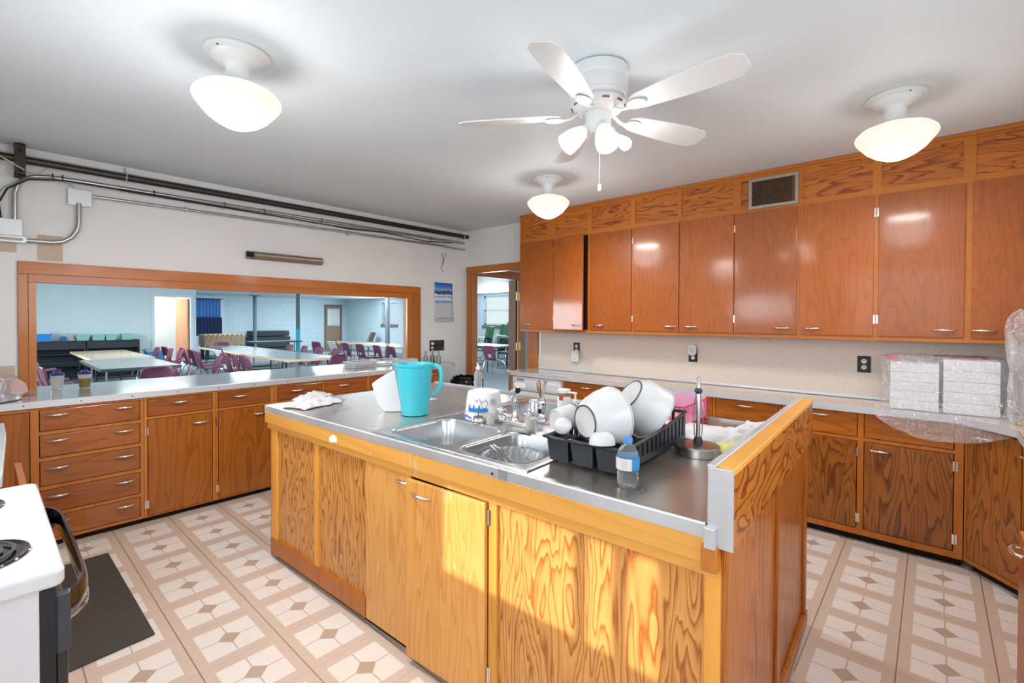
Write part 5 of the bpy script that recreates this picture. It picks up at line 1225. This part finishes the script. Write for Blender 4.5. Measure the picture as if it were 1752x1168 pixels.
# reference blade at angle 0, others rotated copies
def blade_mesh():
    m = M(); out = []
    L0, L1 = .175, .668
    for k in range(25):
        u = k/24; x = L0+(L1-L0)*u; w_ = .046+.026*math.sin(min(1, u*1.15)*PI*.62)-(.012 if u > .95 else 0)
        if u > .93: w_ -= .020*((u-.93)/.07)**2
        if u < .10: w_ -= .020*(1-u/.10)**2
        out.append((x, w_))
    P = [(x, -w_) for x, w_ in out]+[(x, w_) for x, w_ in out[::-1]]
    m.prism(P, -.0035, .0035, T=Matrix.Rotation(math.radians(-13), 4, 'X')); return m
bl = None
for k in range(5):
    a = math.radians(53+72*k-3)
    if bl is None: bl = blade_mesh().build('fan_blade', WHITE_F, fan, smooth=40, bevel=.0015); o = bl
    else: o = bl.copy(); COL.objects.link(o); o.parent = fan
    o.location = (0, 0, -.208); o.rotation_euler = (0, 0, a)
ir = None
for k in range(5):
    a = math.radians(53+72*k-3)
    if ir is None:
        m = M().tube([(.075, 0, .012), (.10, 0, .004), (.13, 0, -.014), (.165, 0, -.018)], [.011, .010, .011, .014], 8, flat=.5)
        m.lathe([(.040, -.008), (.042, -.011), (.036, -.016), (.034, -.014), (0, -.014)], 24, (.205, 0, -.004), sx=1.15, sy=.85, T=Matrix.Rotation(math.radians(-9), 4, 'X'))
        ir = m.build('blade_iron', WHITE_F, fan, smooth=50); o = ir
    else: o = ir.copy(); COL.objects.link(o); o.parent = fan
    o.location = (0, 0, -.205); o.rotation_euler = (0, 0, a)
# shades: directions in plan
for k, (az, tilt) in enumerate(((140, 50), (232, 30), (-35, 55))):
    a = math.radians(az); tl = math.radians(tilt); d = Vector((math.cos(a)*math.sin(tl), math.sin(a)*math.sin(tl), -math.cos(tl)))
    base = Vector((.045*math.cos(a), .045*math.sin(a), -.262)); p1 = base+d*.035
    arm = M().tube([base-d*.01, p1], [.020, .024], 14).build('lamp_socket', WHITE_F, fan, smooth=50)
    R_ = d.to_track_quat('Z', 'Y').to_matrix().to_4x4(); T = Matrix.Translation(p1) @ R_
    if k < 2: M().lathe_open([(.024, -.004), (.030, .006), (.040, .030), (.047, .060), (.051, .095), (.0505, .112), (.0485, .112), (.045, .06), (.028, .01)], 30, T=T).build('lamp_shade', SHADE, arm, smooth=50)
    M().lathe([(.012, .0), (.014, .03), (.026, .06), (.030, .08), (.026, .098), (.012, .108), (0, .110)], 20, T=T).build('bulb', BULB, arm, smooth=60)
    q = Vector((FX, FY, H))+p1+d*.17; pointlight('fan_lamp', q, 1.3, .05)
pc = M().cyl((-.035, -.03, -.29), (-.035, -.03, -.545), .0012, n=6).build('pull_chain', WHITE_F, fan)
M().lathe([(.006, -.575), (.008, -.570), (.009, -.555), (.007, -.543), (0, -.54)], 12, (-.035, -.03, 0)).build('pull_knob', WHITE_P, pc, smooth=50)

# ================================================================ DINING HALL FURNITURE
PURP = plain('plum_plastic', (112, 64, 86), .32, bump=.15, bscale=90); LEG = plain('chair_chrome', (190, 194, 200), .2, .9)
def make_chair(name, label, mat, legm):
    t = thing(name, label, 'chair')
    prof = [(.20, .425), (.17, .445), (.10, .440), (0, .428), (-.10, .425), (-.155, .440), (-.185, .48), (-.200, .54), (-.215, .60), (-.232, .68), (-.246, .75), (-.262, .80), (-.275, .812)]
    wid = [.17, .20, .205, .205, .20, .195, .19, .19, .192, .195, .19, .17, .12]
    def fn(u, v):
        f = v*12; i = min(11, int(f)); k = f-i; y = prof[i][0]*(1-k)+prof[i+1][0]*k; z = prof[i][1]*(1-k)+prof[i+1][1]*k; w_ = wid[i]*(1-k)+wid[i+1]*k
        s = (u-.5)*2; cur = .022*s**4; seat = v < .42
        return (s*w_, y+(0 if seat else cur*1.6), z+(cur if seat else 0))
    m = M(); m.grid(fn, 10, 24, skip=lambda i, j: 3 <= i <= 6 and 13 <= j <= 15); m.build('shell', mat, t, smooth=60, solid=.006)
    for sx in (-1, 1):
        M().tube([(sx*.13, .12, .43), (sx*.20, .17, .36), (sx*.235, .235, 0)], .0105, 6).build('leg', legm, t, smooth=50)
        M().tube([(sx*.13, -.10, .42), (sx*.19, -.15, .36), (sx*.235, -.255, 0)], .0105, 6).build('leg', legm, t, smooth=50)
    M().tube([(-.19, -.15, .36), (-.13, -.10, .425), (.13, -.10, .425), (.19, -.15, .36)], .009, 6).build('brace', legm, t, smooth=50)
    return t
def folding_chair(name, label, loc, rz, seatm, frm):
    t = thing(name, label, 'chair', loc, rz)
    m = M()
    for sx in (-1, 1):
        m.tube([(sx*.21, .22, 0), (sx*.21, .0, .40), (sx*.21, -.20, .80), (sx*.19, -.215, .86)], .0125, 6); m.tube([(sx*.185, -.24, 0), (sx*.185, .14, .44)], .0115, 6)
    m.tube([(-.19, -.215, .86), (.19, -.215, .86)], .0125, 6); m.tube([(-.185, -.18, .07), (.185, -.18, .07)], .009, 6)
    m.build('frame', frm, t, smooth=50)
    M().box((-.19, -.17, .43), (.19, .20, .455)).build('seat', seatm, t, smooth=0, bevel=.01)
    M().box((-.185, -.008, -.21), (.185, .008, .21), T=Matrix.Translation((0, -.165, .655)) @ Matrix.Rotation(math.radians(25), 4, 'X')).build('backrest', seatm, t, smooth=0, bevel=.006)
    return t
pc0 = make_chair('plastic_chair', 'plum plastic chair', PURP, LEG); used = [False]
def chair(x, y, face, label, group):
    """face = direction the sitter looks, in degrees of the plan"""
    rz = math.radians(face)-PI/2; g = group
    if not used[0]:
        used[0] = True; pc0.location = (x, y, 0); pc0.rotation_euler = (0, 0, rz); pc0['label'] = label; pc0['group'] = g; return pc0
    return dup(pc0, (x, y, 0), rz, label, g)
GA, GB, GD, GW = 'plum chairs at the left tables', 'plum chairs at the long middle table', 'plum chairs at the far right table', 'plum chairs seen through the doorway'
for x, y, f_, lb in ((.85, 13.2, 10, 'plum chair farthest along the left side of the tan table'), (.80, 10.9, 0, 'plum chair at the left side of the near grey table, by its far corner'),
    (.78, 10.25, -8, 'plum chair at the left side of the near grey table, middle of the three'), (.78, 9.35, 5, 'plum chair at the left side of the near grey table, closest to the counter'),
    (1.62, 8.35, 95, 'plum chair with its back to the kitchen at the near end of the grey table'), (2.60, 9.55, 175, 'plum chair on the right side of the near grey table'),
    (2.50, 13.5, 182, 'plum chair farthest along the right side of the tan table'), (2.60, 12.8, 178, 'plum chair in the middle of the right side of the tan table'), (2.60, 12.0, 180, 'plum chair nearest on the right side of the tan table')):
    chair(x, y, f_, lb, GA)
for x, y, f_, lb in ((3.12, 13.7, 8, 'leftmost plum chair standing away from the long table by the white doorway'), (3.30, 12.9, 0, 'second plum chair from the far end on the left side of the long table'),
    (3.27, 12.2, 2, 'third plum chair from the far end on the left side of the long table'), (3.22, 11.5, -2, 'plum chair just beyond the pale folding chair at the long table'), (3.35, 10.3, 5, 'plum chair just before the pale folding chair at the long table'),
    (3.40, 9.85, -4, 'next-to-last plum chair on the left side of the long table'), (3.36, 9.25, 4, 'closest plum chair on the left side of the long table'),
    (4.50, 14.75, 268, 'plum chair at the far end of the long table'), (5.13, 12.5, 180, 'plum chair farthest along the right side of the long table'), (5.13, 11.7, 176, 'second plum chair on the right side of the long table'),
    (5.13, 10.9, 184, 'third plum chair on the right side of the long table'), (5.13, 10.1, 180, 'fourth plum chair on the right side of the long table'), (4.55, 8.75, 98, 'plum chair at the near right corner of the long table')):
    chair(x, y, f_, lb, GB)
for x, y, f_, lb in ((6.75, 13.6, 15, 'plum chair standing free left of the far right table'), (7.05, 12.4, 0, 'plum chair behind the grey column side, first at the far right table'),
    (7.02, 11.6, 3, 'second plum chair at the far right table'), (7.02, 10.75, -3, 'plum chair just left of the grey column'), (7.0, 10.1, 0, 'plum chair just right of the grey column'), (7.0, 9.4, 4, 'rightmost plum chair seen through the serving opening')):
    chair(x, y, f_, lb, GD)
for x, y, f_, lb in ((8.9, 9.35, 20, 'plum chair left in the doorway view'), (8.9, 8.55, 5, 'plum chair right in the doorway view')): chair(x, y, f_, lb, GW)
PALE = plain('pale_vinyl', (206, 214, 214), .5); FRM = plain('dark_frame', (52, 60, 66), .4, .5)
folding_chair('folding_chair', 'pale folding chair among the plum chairs at the long table', (3.45, 10.95, 0), -PI/2, PALE, FRM)
folding_chair('folding_chair', 'pale folding chair between plum chairs left of the far right table', (6.95, 13.0, 0), -PI/2+.1, PALE, FRM)

def table(name, label, x0, y0, x1, y1, topm, edgem, legm, z=.74, loc=(0, 0, 0)):
    t = thing(name, label, 'table', (x0, y0, 0)); w_, d_ = x1-x0, y1-y0
    M().box((0.01, .01, z-.03), (w_-.01, d_-.01, z)).build('tabletop', topm, t, smooth=0)
    M().box((0, 0, z-.045), (w_, .012, z-.002)).box((0, d_-.012, z-.045), (w_, d_, z-.002)).box((0, .012, z-.045), (.012, d_-.012, z-.002)).box((w_-.012, .012, z-.045), (w_, d_-.012, z-.002)).build('edge_band', edgem, t, smooth=0, bevel=.003)
    for yy in (.35, d_-.35):
        for xx in (.12, w_-.12): M().tube([(xx, yy, z-.03), (xx, yy, 0)], .014, 8).build('leg', legm, t, smooth=50)
        M().tube([(.12, yy, .35), (w_-.12, yy, .35)], .010, 6).build('crossbar', legm, t, smooth=50)
    return t
TG = plain('grey_tabletop', (150, 158, 160), .22, coat=.3); TT = plain('tan_tabletop', (170, 154, 130), .25, coat=.3); ED = plain('birch_edge', (214, 190, 156), .5); EB = plain('dark_edge', (64, 70, 72), .5)
table('dining_table', 'tan dining table with pale wooden edges, behind the grey one at the left', 1.30, 11.35, 2.25, 14.3, TT, ED, FRM)
table('dining_table', 'dark-edged grey dining table nearest the serving counter at the left', 1.15, 9.10, 2.16, 11.28, plain('warm_grey_top', (140, 138, 134), .22, coat=.3), EB, LEG)
table('dining_table', 'near half of the long grey table with birch edges in the middle', 3.70, 8.75, 4.76, 11.6, TG, ED, FRM)
table('dining_table', 'far half of the long grey table with birch edges in the middle', 3.75, 11.63, 4.78, 14.4, TG, ED, FRM)
table('dining_table', 'grey-white dining table at the far right beside the column', 7.35, 10.0, 8.25, 12.6, TG, ED, FRM)
table('dining_table', 'far end dining table beyond the right-hand column', 7.55, 12.7, 8.35, 14.9, TG, ED, FRM)
table('dining_table', 'pale dining table in front of the stacked chairs through the doorway', 9.35, 9.0, 10.5, 11.8, plain('white_top', (216, 220, 222), .2, coat=.3), EB, FRM)
table('folding_table', 'thin grey folding table before the black mats at the far wall', 5.75, 16.1, 7.3, 16.8, TG, EB, FRM)

# black shelf along the left hall wall
BS = plain('black_shelf', (34, 44, 50), .5)
SHY = 15.55
def shelf(x0, x1, label):
    t = thing('low_bookcase', label, 'bookcase', (x0, SHY, 0)); w_ = x1-x0
    m = M().box((0, 0, 0), (.03, .40, .905)).box((w_-.03, 0, 0), (w_, .40, .905)).box((.03, .38, 0), (w_-.03, .40, .905)); m.build('case', BS, t, smooth=0)
    M().box((0, -.01, .905), (w_, .41, .93)).build('top', BS, t, smooth=0)
    for z in (.02, .32, .60): M().box((.03, .01, z), (w_-.03, .38, z+.02)).build('shelf_board', BS, t, smooth=0)
    M().box((.03, .015, .73), (w_-.03, .03, .905)).build('apron', BS, t, smooth=0)
shelf(-.9, 1.70, 'long low black bookcase at the left along the hall wall'); shelf(1.72, 2.76, 'short black bookcase next to the blue bin')
def bin_(x0, x1, label, mat, h=.135, d=.24, z=.931, y=SHY+.05, cat='bin', name='storage_bin', group=None):
    t = thing(name, label, cat, ((x0+x1)/2, y+d/2, z), 0, group); w_ = x1-x0; k = .86
    m = M(); b = [(-w_/2*k, -d/2*k, 0), (w_/2*k, -d/2*k, 0), (w_/2*k, d/2*k, 0), (-w_/2*k, d/2*k, 0)]; c = [(-w_/2, -d/2, h), (w_/2, -d/2, h), (w_/2, d/2, h), (-w_/2, d/2, h)]
    m.add(b+c, [(3, 2, 1, 0), (0, 1, 5, 4), (1, 2, 6, 5), (2, 3, 7, 6), (3, 0, 4, 7)]); m.build('tub', mat, t, smooth=0, solid=.006)
    m = M().tube([(-w_/2, -d/2, h), (w_/2, -d/2, h), (w_/2, d/2, h), (-w_/2, d/2, h)], .007, 5, closed=True); m.build('rim', mat, t); return t
MINT = plain('mint_plastic', (132, 186, 172), .4); BL = plain('blue_plastic', (40, 140, 214), .4)
GM = 'mint bins on the black bookcase'
bin_(1.535, 1.775, 'leftmost mint storage bin on the bookcase', MINT, group=GM); bin_(1.83, 2.075, 'second mint storage bin from the left', MINT, group=GM); bin_(2.085, 2.30, 'third mint storage bin, close beside the second', MINT, group=GM); bin_(2.40, 2.62, 'rightmost mint storage bin on the bookcase', MINT, h=.145, group=GM)
bin_(.80, 1.10, 'large blue tub at the left end of the bookcase', BL, h=.17, d=.3)
t = thing('tub_of_papers', 'white lid and papers on the large blue tub', 'lid', (.95, SHY+.2, 1.105)); M().box((-.13, -.13, 0), (.13, .13, .03)).build('lid', WHITE_P, t, smooth=0, bevel=.01)
bin_(1.27, 1.36, 'small blue cup on the bookcase', plain('deep_blue', (24, 96, 160), .4), h=.09, d=.09, name='blue_cup', cat='cup')
for k in range(4):
    t = thing('plastic_container', ['lowest clear container of the stack on the bookcase', 'second clear container of the stack on the bookcase', 'third clear container of the stack on the bookcase', 'topmost clear container of the stack on the bookcase'][k], 'container', (1.50-.01*k-.0, SHY+.2, .931+k*.045), 0, 'stacked containers on the bookcase')
    t.location.x = 1.44 if k == 0 else 1.42
    m = M().box((-.10+.015*k, -.07, .001), (.08-.01*k, .07, .038)).box((-.105+.015*k, -.075, .038), (.085-.01*k, .075, .044)); m.build('box', [TRANSL, CHROMED][0], t, smooth=0, bevel=.003)
# blue bin and bags on the floor near the white doorway
t = thing('blue_storage_bin', 'blue lidded storage bin standing at the end of the bookcase', 'bin', (2.98, 15.2, 0)); M().box((-.17, -.22, 0), (.19, .22, .62)).build('tub', plain('teal_blue', (50, 120, 170), .4), t, smooth=0, bevel=.02); M().box((-.19, -.24, .62), (.21, .24, .68)).build('lid', plain('grey_teal', (120, 160, 168), .4), t, smooth=0, bevel=.01)
for k, (x, y, r, mt, lb) in enumerate(((3.12, 14.3, .14, WHITE_P, 'left white carrier bag on the floor by the blue bin'), (3.45, 14.4, .15, plain('greyish_bag', (214, 220, 226), .4), 'right pale carrier bag on the floor by the blue bin'))):
    m = M()
    def fb2(u, v):
        a = u*2*PI; q = math.sin(v*PI)**.6 if v < .97 else .2; nz = noise.noise(Vector((math.cos(a)*2, math.sin(a)*2, v*3+k))); return (x+r*(q+.2*nz)*math.cos(a), y+r*(q+.2*nz)*math.sin(a), .004+.40*v)
    m.grid(fb2, 24, 12); tag(m.build('carrier_bag', mt, smooth=60), lb, 'bag')
t = thing('red_crate', 'red plastic crate behind the carrier bags', 'crate', (3.46, 15.0, 0)); M().box((-.24, -.15, 0), (.24, .15, .36)).build('crate', plain('crate_red', (190, 50, 66), .4), t, smooth=0, bevel=.01); M().box((-.2, -.12, .36), (.2, .12, .42)).build('towels', CLOTH, t, smooth=0, bevel=.02)

# doors and curtain in the hall
d3 = struct(M().box((3.10, YL-.02, 0), (3.17, YL-.001, 2.09)).box((4.02, YL-.02, 0), (4.09, YL-.001, 2.09)).box((3.10, YL-.02, 2.09), (4.09, YL-.001, 2.16)).build('door_3', plain('white_casing', (206, 218, 222), .5), smooth=0))
dl = thing('open_door', 'open pinkish wooden panel door hinged at the white hall doorway', 'door', (3.97, YL+.14, 0), math.radians(9))
M().box((0, 0, .01), (.74, .035, 2.05), ).build('leaf', W_door, dl, smooth=0) if False else None
m = M().box((0, 0, .01), (.035, .74, 2.05)); m.build('leaf', W_door, dl, smooth=0, bevel=.002)
for z0, z1 in ((.15, .95), (1.10, 1.62), (1.70, 1.95)):
    for y0_, y1_ in ((.08, .34), (.40, .66)): M().box((.035, y0_, z0), (.043, y1_, z1)).build('raised_panel', W_door, dl, smooth=0, bevel=.004)
M().cyl((.035, .69, 1.0), (.09, .69, 1.0), .025, n=12).build('door_handle', BRASS, dl)
d4 = struct(M().box((10.93, YD-.03, 0), (11.03, YD-.001, 2.06)).box((11.73, YD-.03, 0), (11.83, YD-.001, 2.06)).box((10.93, YD-.03, 2.06), (11.83, YD, 2.16)).build('door_4', plain('brown_casing', (134, 112, 96), .6), smooth=0))
M().box((11.03, YD-.02, 0), (11.73, YD, 2.06)).build('door_leaf', plain('brown_door', (158, 132, 110), .6), d4, smooth=0)
M().box((11.08, YD-.03, 1.10), (11.66, YD-.02, 1.95)).build('door_window', PANE, d4, smooth=0)
def curt(x0, x1, z0, z1, y, amp, nf):
    def fn(u, v): return (x0+(x1-x0)*u, y-amp-amp*math.cos(u*nf*2*PI)*(1-.5*v), z0+(z1-z0)*v)
    return fn
m = M(); m.grid(curt(11.06, 11.70, 1.12, 1.98, YD-.035, .014, 8), 60, 6); tag(m.build('door_curtain', plain('white_lace', (226, 232, 230), .8), smooth=60, solid=.004), 'white gathered curtain on the brown door in the far hall wall', 'curtain')
t = thing('blue_curtain', 'dark blue curtain hanging on the far hall wall left of the columns', 'curtain', (0, 0, 0))
m = M(); m.grid(curt(5.45, 6.50, 1.50, 2.26, YD-.03, .02, 9), 70, 6); m.build('sheer_upper', plain('blue_sheer', (60, 120, 190), .6), t, smooth=60, solid=.004)
m = M(); m.grid(curt(5.45, 6.55, .80, 1.52, YD-.035, .02, 9), 70, 6); m.build('solid_lower', plain('navy_cloth', (18, 42, 78), .8), t, smooth=60, solid=.004)
M().cyl((5.40, YD-.04, 2.27), (6.60, YD-.04, 2.27), .015, n=8).build('rod', BLACK_M, t)
struct(M().box((5.35, YD-.012, .75), (6.62, YD, 2.36)).build('window_7', plain('window_frame_white', (220, 226, 230), .5), smooth=0))
# columns
CG = plain('column_grey', (92, 108, 118), .45); CT = plain('column_turquoise', (48, 176, 196), .45)
for x, y, lb, r, tq in ((7.40, 20.6, 'slim grey steel column farthest back, before the far wall', .07, 0), (7.44, 16.75, 'steel column painted turquoise on its lower half', .075, 1), (8.39, 12.65, 'grey steel column at the right of the serving opening', .075, 0)):
    t = thing('steel_column', lb, 'column', (x, y, 0)); z0 = 1.12 if tq else 0
    M().cyl((0, 0, z0), (0, 0, 2.40), r, n=20).build('post', CG, t, smooth=50)
    if tq: M().cyl((0, 0, 0), (0, 0, 1.12), r, n=20).build('turquoise_band', CT, t, smooth=50)
    M().box((-.16, -.10, 2.40), (.16, .10, 2.418)).build('cap_plate', BLACK_M, t, smooth=0)
# stack of black mats and foam-board crate
for k in range(4):
    m = M(); m.box((7.35+.03*(k % 2), 20.75, .02+k*.24), (8.85+.02*(k % 3), 21.5, .24+k*.24)); tag(m.build('folded_mat', plain('dark_mat', (28, 44, 52), .6), smooth=0, bevel=.03), ['bottom black gym mat of the stack by the far wall', 'second black gym mat from the bottom of the stack', 'third black gym mat from the bottom of the stack', 'top black gym mat of the stack by the far wall'][k], 'mat', 'stacked gym mats at the far wall')
t = thing('foosball_table', 'brown game table with a knobbly top edge near the far wall', 'game table', (5.90, 19.6, 0))
M().box((-.65, -.35, .50), (.65, .35, .86)).build('cabinet', plain('game_brown', (132, 112, 88), .6), t, smooth=0)
m = M()
for k in range(8): m.cyl((-.55+k*.155, -.45, .885), (-.55+k*.155, .45, .885), .016, n=6)
m.build('rods', BLACK_M, t)
M().box((-.65, -.35, .86), (.65, .35, .91)).build('top_edge', plain('game_tan', (170, 150, 120), .6), t, smooth=0)
for x in (-.55, .55):
    for y in (-.28, .28): M().box((x-.05, y-.05, 0), (x+.05, y+.05, .50)).build('leg', BLACK_M, t, smooth=0)
# folded chair leaning on the right hall wall
fc = folding_chair('folding_chair', 'dark padded chair leaning against the right hall wall', (11.55, 18.9, 0), PI/2, plain('brown_pad', (86, 70, 66), .6), BLACK_M)
# stacks seen through the doorway
GR = plain('green_plastic', (40, 98, 60), .4)
gc = make_chair('green_chair', 'lowest green plastic chair of the stack under the doorway-view window', GR, LEG); gc.location = (11.3, 11.35, 0); gc.rotation_euler = (0, 0, PI/2); gc['group'] = 'stacked green chairs'
for k in range(1, 6): dup(gc, (11.3+.024*k, 11.35, k*.085), PI/2, 'green plastic chair number %s up in the left green stack' % ['', 'two', 'three', 'four', 'five', 'six'][k], 'stacked green chairs')
for k in range(5): dup(gc, (11.55, 11.0-.0*k, .42+k*.08), PI/2+.5, ['green chair at the base of the taller right green stack', 'second green chair of the taller right green stack', 'third green chair of the taller right green stack', 'fourth green chair of the taller right green stack', 'top green chair of the taller right green stack'][k], 'stacked green chairs') if False else None
for k in range(7): dup(gc, (11.58+.024*k, 10.78+.008*k, k*.085), PI/2+.35, ['base', 'second', 'third', 'fourth', 'fifth', 'sixth', 'top'][k]+' green chair of the taller right green stack', 'stacked green chairs')
UPH = plain('slate_upholstery', (92, 104, 112), .8)
def padded(loc, rz, label):
    t = thing('padded_chair', label, 'chair', loc, rz, 'grey padded chairs through the doorway')
    M().box((-.22, -.22, .40), (.22, .22, .48)).build('seat', UPH, t, smooth=0, bevel=.03)
    M().box((-.21, -.27, .50), (.21, -.22, .92)).build('backrest', UPH, t, smooth=0, bevel=.02)
    for sx in (-1, 1):
        for y in (-.2, .2): M().cyl((sx*.2, y, 0), (sx*.2, y, .40), .012, n=6).build('leg', FRM, t)
    return t
padded((11.0, 10.0, 0), PI*.5, 'lower grey padded chair in the stack through the doorway'); padded((11.0, 10.0, .482), PI*.5, 'upper grey padded chair with its backrest upright in the stack')
padded((11.05, 9.45, 0), PI*.55, 'grey padded chair at the right of the stack through the doorway'); padded((11.05, 9.45, .482), PI*.55, 'grey padded chair on top at the right side of the doorway view')
